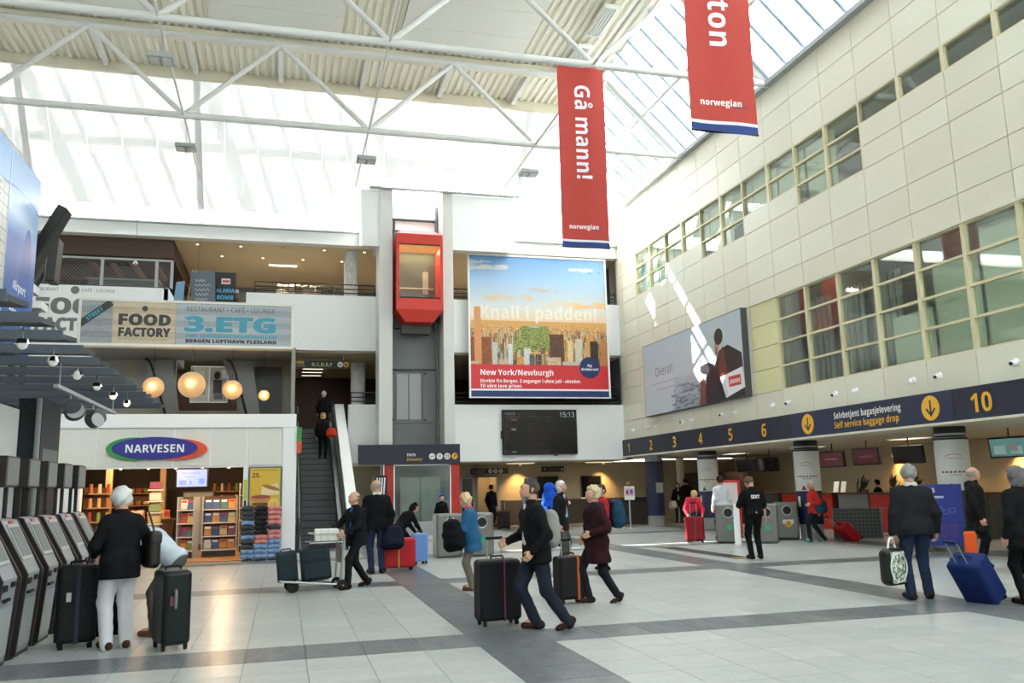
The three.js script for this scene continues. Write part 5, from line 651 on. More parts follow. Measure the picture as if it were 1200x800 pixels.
  { const s = thing('airline_stand', 'blue airline display stand with white letters beside the column', 'stand', [14.32, 0, -16.35], -0.6); part(s, 'panel', box(0.82, 1.35, 0.08), mat(0x2a3a9a, 0.45), [0, 0.82, 0]); part(s, 'print', plane(0.8, 1.3), print(256, 360, (c, w, h) => { c.fillStyle = '#2b3b98'; c.fillRect(0, 0, w, h); text(c, 'SAS', 20, 28, 40, '#fff', 'bold'); c.fillStyle = '#c9d0ea'; c.fillRect(20, 64, 120, 14); c.fillRect(20, 86, 30, 10); c.strokeStyle = '#5a6ac0'; c.lineWidth = 5; for (const [x, y] of [[90, 130], [130, 150], [80, 160], [170, 140]]) c.strokeRect(x, y, 34, 24); c.strokeStyle = '#8a3a58'; for (const x of [60, 110, 170]) { c.strokeRect(x, 240, 26, 70); } c.fillStyle = '#25337f'; c.fillRect(0, 224, w, 5); }), [0, 0.82, 0.042]); part(s, 'leg', box(0.05, 0.16, 0.3), M.steelD, [-0.32, 0.08, 0]); part(s, 'leg', box(0.05, 0.16, 0.3), M.steelD, [0.32, 0.08, 0]); }
  { const c = thing('size_cage', 'grey wire baggage size cage behind the red jacket traveller', 'cage', [15.72, 0, -21.3], -0.6); const ws = []; for (let k = 0; k <= 8; k++) { ws.push(bar([-0.62, k * 0.1 + 0.04, 0.25], [0.62, k * 0.1 + 0.04, 0.25], 0.012, 0.012, 6)); } for (let k = 0; k <= 12; k++) ws.push(bar([-0.62 + k * 0.103, 0.04, 0.25], [-0.62 + k * 0.103, 0.84, 0.25], 0.01, 0.01, 6)); part(c, 'wire_front', merge(ws), M.steelD); part(c, 'back', box(1.26, 0.82, 0.03), M.greyD, [0, 0.43, -0.2]); for (const s of [-1, 1]) part(c, 'side', box(0.03, 0.82, 0.46), M.grey, [s * 0.63, 0.43, 0.02]); }
  { const s = thing('sign_stand', 'slim steel stand with a white and pink notice before the corner column', 'sign', [12.95, 0, -31.2]); part(s, 'foot', cyl(0.24, 0.26, 0.03, 24), M.steel, [0, 0.015, 0]); part(s, 'pole', cyl(0.03, 0.03, 1.1, 12), M.steel, [0, 0.57, 0]); part(s, 'board', rbox(0.42, 0.52, 0.03, 0.01), M.white, [0, 1.33, 0.03]); part(s, 'print', plane(0.36, 0.28), print(64, 50, (c, w, h) => { c.fillStyle = '#e6c9d6'; c.fillRect(0, 0, w, h); c.fillStyle = '#c23a5a'; c.fillRect(6, 12, 18, 26); c.fillStyle = '#8a5a9a'; c.fillRect(36, 8, 20, 30); }), [0, 1.36, 0.047]); part(s, 'topper', ball(0.08, 12), mat(0x8f8a5a, 0.6), [0.0, 1.68, 0.0]); }
  { const b = thing('queue_barrier', 'steel post barrier with a dark belt in the far corner', 'barrier', [15.0, 0, -32.92]); part(b, 'post', cyl(0.035, 0.035, 1.0, 14), M.steel, [0, 0.5, 0]); part(b, 'foot', cyl(0.18, 0.18, 0.03, 20), M.steel, [0, 0.015, 0]); part(b, 'belt', box(1.7, 0.06, 0.01), M.charcoal, [-0.85, 0.96, 0]); part(b, 'post', cyl(0.035, 0.035, 1.0, 14), M.steel, [-1.7, 0.5, 0]); part(b, 'foot', cyl(0.18, 0.18, 0.03, 20), M.steel, [-1.7, 0.015, 0]); }
  { const d = thing('dark_counter', 'low dark counter block under the gallery near the corner', 'counter', [14.2, 0, -35]); part(d, 'block', rbox(2.4, 1.0, 0.7, 0.02), M.wainscot, [0, 0.5, 0]); part(d, 'top', box(2.5, 0.04, 0.8), M.charcoal, [0, 1.02, 0]); }
  struct('wall_desk_partition', 'dark partition behind the far check-in desks', 'wall', bx(17.8, 18.0, 0, 2.1, -36.5, -31), M.brown);
  // floor inlay with warning stripes
  { const f = thing('floor_mat_inlay', 'long black framed floor grille with yellow ends before the desks', 'floor inlay', [9.8, 0, -19.3]); part(f, 'frame', box(0.5, 0.006, 4.2), M.steelD, [0, 0.003, 0]); for (let k = 0; k < 4; k++) part(f, 'slot', box(0.06, 0.004, 3.4), M.black, [-0.15 + k * 0.1, 0.008, 0]); for (const s of [-1, 1]) part(f, 'yellow_end', box(0.42, 0.004, 0.28), mat(0x9a7a3a, 0.6), [0, 0.008, s * 1.9]); f.rotation.y = 0.0; }
}
// ---------- left side hall wall, hanging floodlights ----------
struct('wall_left', 'plain white left side wall of the hall', 'wall', merge(bx(-16.8, -16.6, 0, 13.2, -42, 7), bx(-16.8, -9.8, 3.6, 7.1, -25.3, -25.1)), M.white);
struct('wall_front', 'pale end wall with high windows behind the camera', 'wall', merge(bx(-16.8, XR + 0.3, 13, 16.5, 6.8, 7), bx(-16.8, XR + 0.3, 0, 10.3, 6.8, 7), ...[-16.5, -11, -5.5, 0, 5.5, 11, 13.6].map((x) => bx(x - 0.2, x + 0.2, 0, 13, 6.8, 7))), M.offwhite);
{
  const flood = (x, y, z, drop, lab) => { const f = thing('hanging_floodlight', lab, 'light', [x, y, z], 0, 'floodlights under the roof'); part(f, 'housing', rbox(0.62, 0.14, 0.5, 0.03), M.greyL); for (const s of [-0.15, 0.15]) part(f, 'lamp_lens', box(0.22, 0.02, 0.36), mat(0xe8e8e4, 0.3, 0, {}), [s, -0.075, 0]); part(f, 'louvre', box(0.02, 0.05, 0.44), M.steel, [0, -0.08, 0]); part(f, 'hanger', cyl(0.01, 0.01, drop, 6), M.steel, [0, drop / 2, 0]); };
  flood(-3.2, 12.5, -27.3, 0.68, 'grey hanging floodlight above the restaurant sign'); flood(2.45, 12.5, -27.2, 0.68, 'grey hanging floodlight above the red lift'); flood(8.1, 12.5, -27.3, 0.68, 'grey hanging floodlight left of the tall red banner'); flood(-3.2, 12.5, -21.5, 0.68, 'grey hanging floodlight against the ribbed deck'); flood(8.1, 12.5, -21.5, 0.68, 'grey hanging floodlight half hidden by the tall banner');
  for (const [z, lab] of [[-25.3, 'above the tall red banner'], [-22.9, 'nearer the second banner']]) { const f = thing('louvre_light', `slim louvred strip light on the ribbed deck ${lab}`, 'light', [9.35, 15.95, z], 0, 'louvred strip lights'); part(f, 'tray', box(0.5, 0.1, 1.7), M.deckFlat); for (let k = 0; k < 4; k++) part(f, 'tube', cyl(0.02, 0.02, 1.6, 8), M.white, [-0.15 + k * 0.1, -0.07, 0], [Math.PI / 2, 0, 0]); for (const s of [-1, 1]) part(f, 'end_cap', box(0.52, 0.1, 0.04), M.white, [0, -0.05, s * 0.83]); }
}
// ---------- people ----------
// A distance field on a grid, joined by smooth minima and meshed by surface nets.
function fieldMesh(prims, k, cell, cuts = [], wrinkle = 0) {
  const lo = [1e9, 1e9, 1e9], hi = [-1e9, -1e9, -1e9], pad = cell * 2.5 + k * 0.5;
  for (const q of prims) for (let i = 0; i < 3; i++) { const m = Math.max(q[2], q[3]); lo[i] = Math.min(lo[i], q[0][i] - m - pad, q[1][i] - m - pad); hi[i] = Math.max(hi[i], q[0][i] + m + pad, q[1][i] + m + pad); }
  const n = lo.map((l, i) => Math.ceil((hi[i] - l) / cell) + 1), [nx, ny, nz] = n, F = new Float32Array(nx * ny * nz).fill(0.3), sy = nx, sz = nx * ny;
  for (const [a, b, ra, rb] of prims) {
    const m = Math.max(ra, rb) + k + cell * 2, A = [0, 1, 2].map((i) => Math.max(0, Math.floor((Math.min(a[i], b[i]) - m - lo[i]) / cell))), B = [0, 1, 2].map((i) => Math.min(n[i] - 1, Math.ceil((Math.max(a[i], b[i]) + m - lo[i]) / cell)));
    const dx = b[0] - a[0], dy = b[1] - a[1], dz = b[2] - a[2], L = dx * dx + dy * dy + dz * dz || 1e-9;
    for (let z = A[2]; z <= B[2]; z++) for (let y = A[1]; y <= B[1]; y++) for (let x = A[0]; x <= B[0]; x++) {
      const px = lo[0] + x * cell - a[0], py = lo[1] + y * cell - a[1], pz = lo[2] + z * cell - a[2];
      let t = (px * dx + py * dy + pz * dz) / L; t = t < 0 ? 0 : t > 1 ? 1 : t;
      const d = Math.hypot(px - dx * t, py - dy * t, pz - dz * t) - ra - (rb - ra) * t, i = x + y * sy + z * sz, o = F[i], h = Math.max(k - Math.abs(o - d), 0) / k;
      F[i] = Math.min(o, d) - h * h * k * 0.25;
    }
  }
  if (cuts.length || wrinkle) for (let z = 0, i = 0; z < nz; z++) for (let y = 0; y < ny; y++) for (let x = 0; x < nx; x++, i++) {
    if (F[i] > 0.12) continue;
    const p = [lo[0] + x * cell, lo[1] + y * cell, lo[2] + z * cell];
    if (wrinkle) F[i] += wrinkle * Math.sin(p[1] * 41 + p[0] * 19 + Math.sin(p[2] * 23) * 2) * Math.sin(p[0] * 33 - p[2] * 27 + p[1] * 9);
    for (const c of cuts) F[i] = Math.max(F[i], c(p));
  }
  const id = new Int32Array(F.length).fill(-1), pos = [], idx = [];
  for (let z = 0; z + 1 < nz; z++) for (let y = 0; y + 1 < ny; y++) for (let x = 0; x + 1 < nx; x++) {
    const i = x + y * sy + z * sz; let s = 0;
    for (let c = 0; c < 8; c++) if (F[i + (c & 1) + (c >> 1 & 1) * sy + (c >> 2) * sz] < 0) s++;
    if (s === 0 || s === 8) continue;
    let cx = 0, cy = 0, cz = 0, m = 0;
    for (let c = 0; c < 8; c++) for (let ax = 0; ax < 3; ax++) {
      if (c >> ax & 1) continue; const c2 = c | 1 << ax, f0 = F[i + (c & 1) + (c >> 1 & 1) * sy + (c >> 2) * sz], f1 = F[i + (c2 & 1) + (c2 >> 1 & 1) * sy + (c2 >> 2) * sz];
      if (f0 < 0 === f1 < 0) continue; const t = f0 / (f0 - f1);
      cx += (c & 1) + (ax === 0 ? t : 0); cy += (c >> 1 & 1) + (ax === 1 ? t : 0); cz += (c >> 2) + (ax === 2 ? t : 0); m++;
    }
    id[i] = pos.length / 3; pos.push(lo[0] + (x + cx / m) * cell, lo[1] + (y + cy / m) * cell, lo[2] + (z + cz / m) * cell);
  }
  const st = [1, sy, sz];
  for (let z = 1; z + 1 < nz; z++) for (let y = 1; y + 1 < ny; y++) for (let x = 1; x + 1 < nx; x++) {
    const i = x + y * sy + z * sz, f = F[i];
    for (let ax = 0; ax < 3; ax++) {
      const f1 = F[i + st[ax]]; if (f < 0 === f1 < 0) continue;
      const u = st[(ax + 1) % 3], v = st[(ax + 2) % 3], a = id[i], b = id[i - u], c = id[i - u - v], d = id[i - v];
      if (a < 0 || b < 0 || c < 0 || d < 0) continue;
      if (f < 0) idx.push(a, b, c, a, c, d); else idx.push(a, c, b, a, d, c);
    }
  }
  const g = new THREE.BufferGeometry(); g.setAttribute('position', new THREE.Float32BufferAttribute(pos, 3)); g.setIndex(idx); g.computeVertexNormals(); return g;
}
const add3 = (a, b, s = 1) => [a[0] + b[0] * s, a[1] + b[1] * s, a[2] + b[2] * s], sub3 = (a, b) => [a[0] - b[0], a[1] - b[1], a[2] - b[2]], dot3 = (a, b) => a[0] * b[0] + a[1] * b[1] + a[2] * b[2], len3 = (a) => Math.hypot(...a), uni = (a) => { const l = len3(a) || 1; return [a[0] / l, a[1] / l, a[2] / l]; }, crs = (a, b) => [a[1] * b[2] - a[2] * b[1], a[2] * b[0] - a[0] * b[2], a[0] * b[1] - a[1] * b[0]], mix3 = (a, b, t) => add3(a, sub3(b, a), t);
function bend(a, t, l1, l2, hint) {   // two bones from a towards t: returns the joint between and the end reached
  let d = sub3(t, a), L = Math.min(len3(d), (l1 + l2) * 0.995); const u = uni(d), c = (l1 * l1 + L * L - l2 * l2) / (2 * l1 * L), s = Math.sqrt(Math.max(0, 1 - c * c)), h = uni(add3(hint, u, -dot3(hint, u)));
  return [add3(add3(a, u, l1 * c), h, l1 * s), add3(a, u, L)];
}
function handPrims(w, dir, palm, side, curl) {   // wrist, pointing direction, palm normal, thumb side
  const q = [], R1 = (v) => v, k0 = add3(w, dir, 0.085);
  for (let f = 0; f < 4; f++) {
    const off = (f - 1.5) * 0.0205, base = add3(k0, side, -off), ll = [0.036, 0.04, 0.037, 0.029][f]; q.push([add3(w, side, -off * 0.55), base, 0.017, 0.0125]);
    let p = base, a = curl * 0.45; for (let s = 0; s < 3; s++) { const d = uni(add3([dir[0] * Math.cos(a), dir[1] * Math.cos(a), dir[2] * Math.cos(a)], palm, Math.sin(a))), e = add3(p, d, ll * [1, 0.72, 0.58][s]); q.push([p, e, 0.0098 - s * 0.0008, 0.009 - s * 0.0008]); p = e; a += curl * 0.75; }
  }
  const tb = add3(add3(w, dir, 0.025), side, 0.026), t1 = add3(add3(add3(tb, side, 0.024), dir, 0.028), palm, 0.012), t2 = add3(add3(add3(t1, side, 0.004), dir, 0.026), palm, 0.014 * curl);
  q.push([add3(w, dir, 0.012), tb, 0.016, 0.014], [tb, t1, 0.0125, 0.0105], [t1, t2, 0.0105, 0.0085]); return q;
}
const skinM = mat(0xffffff, 0.6, 0, { vertexColors: true }), eyeM = mat(0x1d1614, 0.3);
const clothMats = {};
const cloth = (c, rough = 0.85) => clothMats[c] ?? (clothMats[c] = mat(c, rough, 0, { specularIntensity: 0.25 }));
function person(o) {
  const k = (o.h ?? 1.72) / 1.75, g = thing('person', o.label, 'person', [o.x, o.y ?? 0, o.z], o.turn, o.group); g.scale.setScalar(k);
  const lean = o.lean ?? 0.04, u = [0, Math.cos(lean), Math.sin(lean)], w = [0, -Math.sin(lean), Math.cos(lean)], W = o.wide ?? 1, sh = (o.f ? 0.165 : 0.185) * W, cell = o.cell ?? 0.016;
  const P = [0, 0.95 - (o.drop ?? 0), o.back ?? 0], tp = (x, t, z = 0) => add3(add3(add3(P, [1, 0, 0], x), u, t), w, z);
  // head frame
  const hy = o.head?.[0] ?? 0, hp = (o.head?.[1] ?? 0), f = uni([Math.sin(hy) * Math.cos(hp), -Math.sin(hp), Math.cos(hy) * Math.cos(hp)]), hu = uni(add3([0, 1, 0], f, -f[1])), hx = crs(hu, f);
  const N = tp(0, 0.5), Hc = add3(add3(N, uni(add3(u, hu)), 0.165), f, 0.012), hp3 = (x, y, z) => add3(add3(add3(Hc, hx, x), hu, y), f, z);
  // limbs
  const arms = [1, -1].map((s) => { const S = tp(s * sh, 0.425, -0.01), T = (s > 0 ? o.L : o.R) ?? [s * 0.26, 0.86, 0.06], [E, H] = bend(S, T, 0.29, 0.255, [s * 0.55, -0.35, -0.75]); return { s, S, E, H, dir: uni(sub3(H, E)) }; });
  const legs = [1, -1].map((s) => { const S = add3(P, [s * 0.09, -0.03, 0]), T = (s > 0 ? o.LF : o.RF) ?? [s * 0.1, 0.085, 0], [K, A] = bend(S, T, 0.435, 0.435, [s * 0.08, 0, 1]); const pitch = s > 0 ? o.LP ?? 0 : o.RP ?? 0; return { s, S, K, A, fd: [s * 0.18 * Math.cos(pitch), -Math.sin(pitch), Math.cos(pitch)] }; });
  // skin: one continuous figure, the head and hands on finer grids
  const sk = [[P, tp(0, 0.3), 0.06, 0.06], [tp(0, 0.3), N, 0.06, 0.055], [tp(-sh * 0.8, 0.43), tp(sh * 0.8, 0.43), 0.05, 0.05], [N, add3(Hc, hu, -0.04), 0.055, 0.056]];
  for (const a of arms) sk.push([a.S, a.E, 0.04, 0.034], [a.E, a.H, 0.034, 0.024]);
  for (const l of legs) sk.push([l.S, l.K, 0.07, 0.045], [l.K, l.A, 0.045, 0.032], [l.A, add3(l.A, l.fd, 0.12), 0.032, 0.025]);
  const body = fieldMesh(sk, 0.03, cell);
  const hd = [[hp3(0, 0.035, -0.012), hp3(0, 0.02, 0.004), 0.093, 0.088], [hp3(0, 0.02, 0.028), hp3(0, -0.07, 0.05), 0.07, 0.043], [hp3(0.018, -0.02, 0.05), hp3(-0.018, -0.02, 0.05), 0.05, 0.05], [hp3(0, 0.02, 0.092), hp3(0, -0.018, 0.108), 0.009, 0.015], [hp3(-0.04, 0.038, 0.078), hp3(0.04, 0.038, 0.078), 0.014, 0.014], [hp3(-0.02, -0.05, 0.084), hp3(0.02, -0.05, 0.084), 0.011, 0.011], [hp3(0, -0.02, -0.03), add3(N, u, 0.01), 0.058, 0.058]];
  for (const s of [-1, 1]) hd.push([hp3(s * 0.088, 0.022, -0.008), hp3(s * 0.085, -0.014, -0.002), 0.016, 0.011]);
  const head = fieldMesh(hd, 0.022, 0.0075), hands = arms.map((a) => { const fwd = a.dir, pn = uni(add3([-a.s * 0.9, 0, 0.25], fwd, -dot3([-a.s * 0.9, 0, 0.25], fwd))), sd = uni(crs(pn, fwd)), thumb = sd[2] >= 0 ? sd : sd.map((v) => -v); return fieldMesh(handPrims(add3(a.H, fwd, -0.01), fwd, pn, thumb, o.curl ?? 0.7), 0.008, 0.0055); });
  const skinC = new THREE.Color(o.skin ?? 0xc99a80), lip = new THREE.Color(0xa2605a), col = (geo, isHead) => { const p = geo.attributes.position, c = new Float32Array(p.count * 3), L = hp3(0, -0.05, 0.1); for (let i = 0; i < p.count; i++) { const d = isHead ? Math.hypot(p.getX(i) - L[0], (p.getY(i) - L[1]) * 2, p.getZ(i) - L[2]) : 1, q = d < 0.03 ? lip : skinC; c.set([q.r, q.g, q.b], i * 3); } geo.setAttribute('color', new THREE.BufferAttribute(c, 3)); return geo; };
  part(g, 'body', mergeGeometries([col(body), col(head, true), ...hands.map((q) => col(q))]), skinM);
  part(g, 'eyes', merge(...[-1, 1].map((s) => at(ball(0.0105, 8), ...hp3(s * 0.032, 0.014, 0.083)))), eyeM);
  // hair
  const hair = o.hair ?? 'short', hq = [[hp3(0, 0.042, -0.016), hp3(0, 0.03, -0.02), 0.103 + (o.puff ?? 0), 0.1 + (o.puff ?? 0)]];
  if (hair === 'bob' || hair === 'long') hq.push([hp3(-0.05, 0, -0.035), hp3(-0.06, hair === 'long' ? -0.15 : -0.07, -0.04), 0.06, 0.045], [hp3(0.05, 0, -0.035), hp3(0.06, hair === 'long' ? -0.15 : -0.07, -0.04), 0.06, 0.045], [hp3(0, 0, -0.05), hp3(0, hair === 'long' ? -0.16 : -0.08, -0.055), 0.07, 0.055]);
  const bald = hair === 'bald', low = hair === 'long' ? -0.2 : hair === 'bob' ? -0.13 : -0.1;
  const hg = fieldMesh(hq, 0.03, 0.009, [(p) => { const q = sub3(p, Hc), s = dot3(q, f), v = dot3(q, hu); return Math.max(bald ? v - 0.055 : -1, s - (bald ? 0.005 : 0.028 + Math.max(0, v - 0.06) * 1.5), low - v + Math.max(0, s) * 0.6); }], bald ? 0 : 0.011);
  if (hg.attributes.position.count) part(g, 'hair', hg, cloth(o.hairColor ?? 0x55453a, 0.9));
  // clothes
  const hem = o.hem ?? -0.13, T = o.bulk ?? 1, c = [[tp(-0.1 * W, 0.37, 0), tp(0.1 * W, 0.37, 0), 0.125 * T, 0.125 * T], [tp(-0.03, 0.475, -0.012), tp(-sh * 0.88, 0.435, -0.012), 0.062, 0.06 * T], [tp(0.03, 0.475, -0.012), tp(sh * 0.88, 0.435, -0.012), 0.062, 0.06 * T], [tp(-0.085 * W, 0.27, 0.005), tp(0.085 * W, 0.27, 0.005), 0.124 * T, 0.124 * T], [tp(-0.075 * W, 0.16, 0.012), tp(0.075 * W, 0.16, 0.012), 0.128 * T, 0.128 * T], [tp(-0.08 * W, 0.0, 0), tp(0.08 * W, 0.0, 0), 0.135 * T, 0.135 * T], [tp(0, 0.46, -0.008), tp(0, 0.53, 0.006), 0.075, 0.068]];
  if (hem < -0.18) for (const s of [-1, 1]) c.push([tp(s * 0.06 * W, 0, 0), tp(s * 0.06 * W, hem + 0.04, 0.01), 0.135 * T, (o.coat ? 0.145 : 0.138) * T]);
  if (hem < -0.1) c.push([tp(-0.08 * W, hem + 0.04, 0.01), tp(0.08 * W, hem + 0.04, 0.01), (o.coat ? 0.152 : 0.138) * T, (o.coat ? 0.152 : 0.138) * T]);
  if (o.beard) part(g, 'beard', fieldMesh([[hp3(-0.035, -0.06, 0.055), hp3(0.035, -0.06, 0.055), 0.04, 0.04], [hp3(0, -0.085, 0.06), hp3(0, -0.13, 0.065), 0.04, 0.025]], 0.02, 0.008, [(p) => dot3(sub3(p, hp3(0, -0.055, 0)), hu)], 0.004), cloth(o.beard, 0.9));
  const sl = o.sleeve ?? 0.94; for (const a of arms) { c.push([a.S, a.E, 0.066 * T, 0.056 * T]); if (sl > 0) c.push([a.E, mix3(a.E, a.H, sl), 0.057 * T, 0.044 * T]); else c.push([a.S, mix3(a.S, a.E, 0.85), 0.075, 0.068]); }
  if (o.hood) c.push([tp(-0.06, 0.49, -0.09), tp(0.06, 0.49, -0.09), 0.06, 0.06]);
  const lowCut = (p) => hem - dot3(sub3(p, P), u) + (Math.abs(p[0]) > 0.21 ? -1 : 0);
  part(g, o.topName ?? 'jacket', fieldMesh(c, 0.045, cell, [(p) => { const t = dot3(sub3(p, P), u), far = arms.some((a) => { const q = sub3(p, a.S), d = sub3(a.H, a.S), s = Math.max(0, Math.min(1.1, dot3(q, d) / dot3(d, d))); return len3(sub3(q, d.map((v) => v * s))) < 0.13; }); return far ? -1 : hem - t; }], 0.0045), cloth(o.top ?? 0x1c1c1e));
  if (o.shirt) part(g, 'shirt_front', fieldMesh([[tp(0, 0.5, 0.05), tp(0, 0.1, 0.11), 0.045, 0.05]], 0.02, 0.014), cloth(o.shirt));
  if (o.collar) part(g, 'collar', fieldMesh([[tp(-0.04, 0.52, -0.02), tp(0.04, 0.52, -0.02), 0.055, 0.055], [tp(-0.03, 0.5, 0.03), tp(0.03, 0.5, 0.03), 0.05, 0.05]], 0.03, 0.012), cloth(o.collar));
  const tr = o.flare ?? 1, q = [[add3(P, [-0.07, 0.0, 0]), add3(P, [0.07, 0.0, 0]), 0.118 * W, 0.118 * W]];
  for (const l of legs) q.push([l.S, l.K, 0.096 * tr, 0.07 * tr], [l.K, add3(l.A, [0, -0.035, 0]), 0.068 * tr, 0.058 * tr]);
  part(g, 'trousers', fieldMesh(q, 0.03, cell, [], 0.004), cloth(o.legs ?? 0x2a2d36));
  for (const l of legs) { const heel = add3(add3(l.A, l.fd, -0.045), [0, -0.04 - (l.fd[1] < -0.2 ? -0.02 : 0), 0]), toe = add3(heel, l.fd, 0.2); part(g, 'shoe', fieldMesh([[heel, toe, 0.045, 0.038], [l.A, add3(heel, l.fd, 0.05), 0.048, 0.045]], 0.03, 0.013, [(p) => Math.abs(l.fd[1]) < 0.12 ? l.A[1] - 0.083 - p[1] : -1]), cloth(o.shoes ?? 0x1a1614, 0.6)); }
  g.updateMatrixWorld(true); g.userData.hands = undefined; delete g.userData.hands;
  return { g, world: (x, y, z) => g.localToWorld(V(x, y, z)).toArray(), handL: () => g.localToWorld(V(...arms[0].H)).toArray(), handR: () => g.localToWorld(V(...arms[1].H)).toArray(), tp };
}
// ---------- luggage ----------
function suitcase(o) {   // base at the middle of its foot; turned by turn, tilted back by tilt
  const s = thing(o.name ?? 'suitcase', o.label, 'suitcase', [o.x, o.y ?? 0, o.z], o.turn ?? 0, o.group), r = new THREE.Group(), { w, h, d } = o, m = mat(o.color, o.rough ?? 0.55, 0, { specularIntensity: 0.5 }), trim = mat(o.trim ?? 0x0e0e10, 0.5, 0, { specularIntensity: 0.5 }), lift = o.flat ? 0 : 0.06;
  const tl = o.tilt ?? 0, M4 = new THREE.Matrix4().makeRotationX(tl), P3 = (n, geo, mt, x, y, z, rx = 0, ry = 0, rz = 0, lab) => part(s, n, at(geo, x, y, z, rx, ry, rz).applyMatrix4(M4), mt, undefined, undefined, lab);
  P3('shell', rbox(w, h, d, Math.min(w, d) * (o.soft ?? 0.18), 4), m, 0, lift + h / 2, 0); P3('zip_seam', rbox(w * 1.006, h * 0.985, 0.014, 0.006, 2), trim, 0, lift + h / 2, o.seam ?? 0);
  if (o.ribs) for (let k = 0; k < 5; k++) P3('rib', rbox(0.014, h * 0.8, 0.012, 0.005, 1), m, -w * 0.32 + k * w * 0.16, lift + h / 2, d / 2);
  if (o.pocket) { P3('front_pocket', rbox(w * 0.82, h * 0.52, 0.05, 0.02, 2), m, 0, lift + h * 0.36, d / 2); P3('pocket_zip', box(w * 0.74, 0.012, 0.012), trim, 0, lift + h * 0.6, d / 2 + 0.024); }
  if (o.strap) P3('strap', rbox(o.strapW ?? 0.045, h * 1.012, d * 1.03, 0.01, 2), mat(o.strap, 0.7), o.strapX ?? 0, lift + h / 2, 0);
  P3('top_handle', tube([[-0.08, 0, 0], [-0.07, 0.035, 0], [0.07, 0.035, 0], [0.08, 0, 0]], 0.011, 14), trim, 0, lift + h, 0);
  if (o.sideHandle) { P3('side_handle', tube([[0, -0.09, 0], [0, -0.08, 0.04], [0, 0.08, 0.04], [0, 0.09, 0]], 0.016, 14), M.grey, -w * 0.1, lift + h * 0.62, d / 2); }
  if (!o.flat) for (const [x, z] of o.two ? [[-1, -1], [1, -1]] : [[-1, -1], [1, -1], [-1, 1], [1, 1]]) { P3('wheel', cyl(0.036, 0.036, 0.03, 14), M.rubber, x * w * 0.38, 0.036, z * d * 0.34, 0, 0, Math.PI / 2); P3('wheel_fork', box(0.04, 0.05, 0.04), trim, x * w * 0.38, 0.066, z * d * 0.34); }
  if (o.two) for (const x of [-1, 1]) P3('foot', box(0.05, 0.06, 0.04), trim, x * w * 0.35, 0.03, d * 0.36);
  if (o.pull) { for (const x of [-1, 1]) P3('pull_rod', cyl(0.009, 0.009, o.pull, 8), M.steel, x * w * 0.17, lift + h + o.pull / 2, -d * 0.3); P3('pull_grip', rbox(w * 0.42, 0.035, 0.04, 0.012, 2), trim, 0, lift + h + o.pull, -d * 0.3); }
  if (o.tag) { P3('tag', rbox(0.05, 0.1, 0.008, 0.003, 1), mat(o.tag, 0.6), -w * 0.22, lift + h * 0.6, d / 2 + 0.03); }
  return s;
}
function backpack(o) {
  const s = thing(o.name ?? 'backpack', o.label, o.category ?? 'backpack', o.pos, o.turn ?? 0); if (o.rx || o.rz) s.rotation.set(o.rx ?? 0, o.turn ?? 0, o.rz ?? 0, 'YXZ'); const { w, h, d } = o, m = cloth(o.color), tr = cloth(o.trim ?? 0x151515);
  part(s, 'sack', fieldMesh([[[-w * 0.25, h * 0.22, 0], [w * 0.25, h * 0.22, 0], d * 0.52, d * 0.52], [[-w * 0.22, h * 0.5, 0], [w * 0.22, h * 0.5, 0], d * 0.55, d * 0.55], [[-w * 0.18, h * 0.78, 0], [w * 0.18, h * 0.78, 0], d * 0.45, d * 0.45]], 0.06, 0.014, [], 0.004), m);
  part(s, 'pocket', fieldMesh([[[-w * 0.2, h * 0.28, d * 0.4], [w * 0.2, h * 0.28, d * 0.4], d * 0.28, d * 0.28]], 0.03, 0.014), o.pocket ? cloth(o.pocket) : m); part(s, 'zip', tube([[-w * 0.3, h * 0.4, d * 0.45], [-w * 0.2, h * 0.85, d * 0.3], [w * 0.2, h * 0.85, d * 0.3], [w * 0.3, h * 0.4, d * 0.45]], 0.006, 20), tr);
  for (const q of [-1, 1]) part(s, 'strap', tube([[q * w * 0.2, h * 0.9, -d * 0.3], [q * w * 0.3, h * 0.75, -d * 0.85], [q * w * 0.33, h * 0.4, -d * 0.85], [q * w * 0.3, h * 0.12, -d * 0.4]], 0.014, 20), tr);
  part(s, 'loop', tube([[-0.03, h * 0.98, 0], [0, h * 1.06, 0], [0.03, h * 0.98, 0]], 0.008, 10), tr); return s;
}
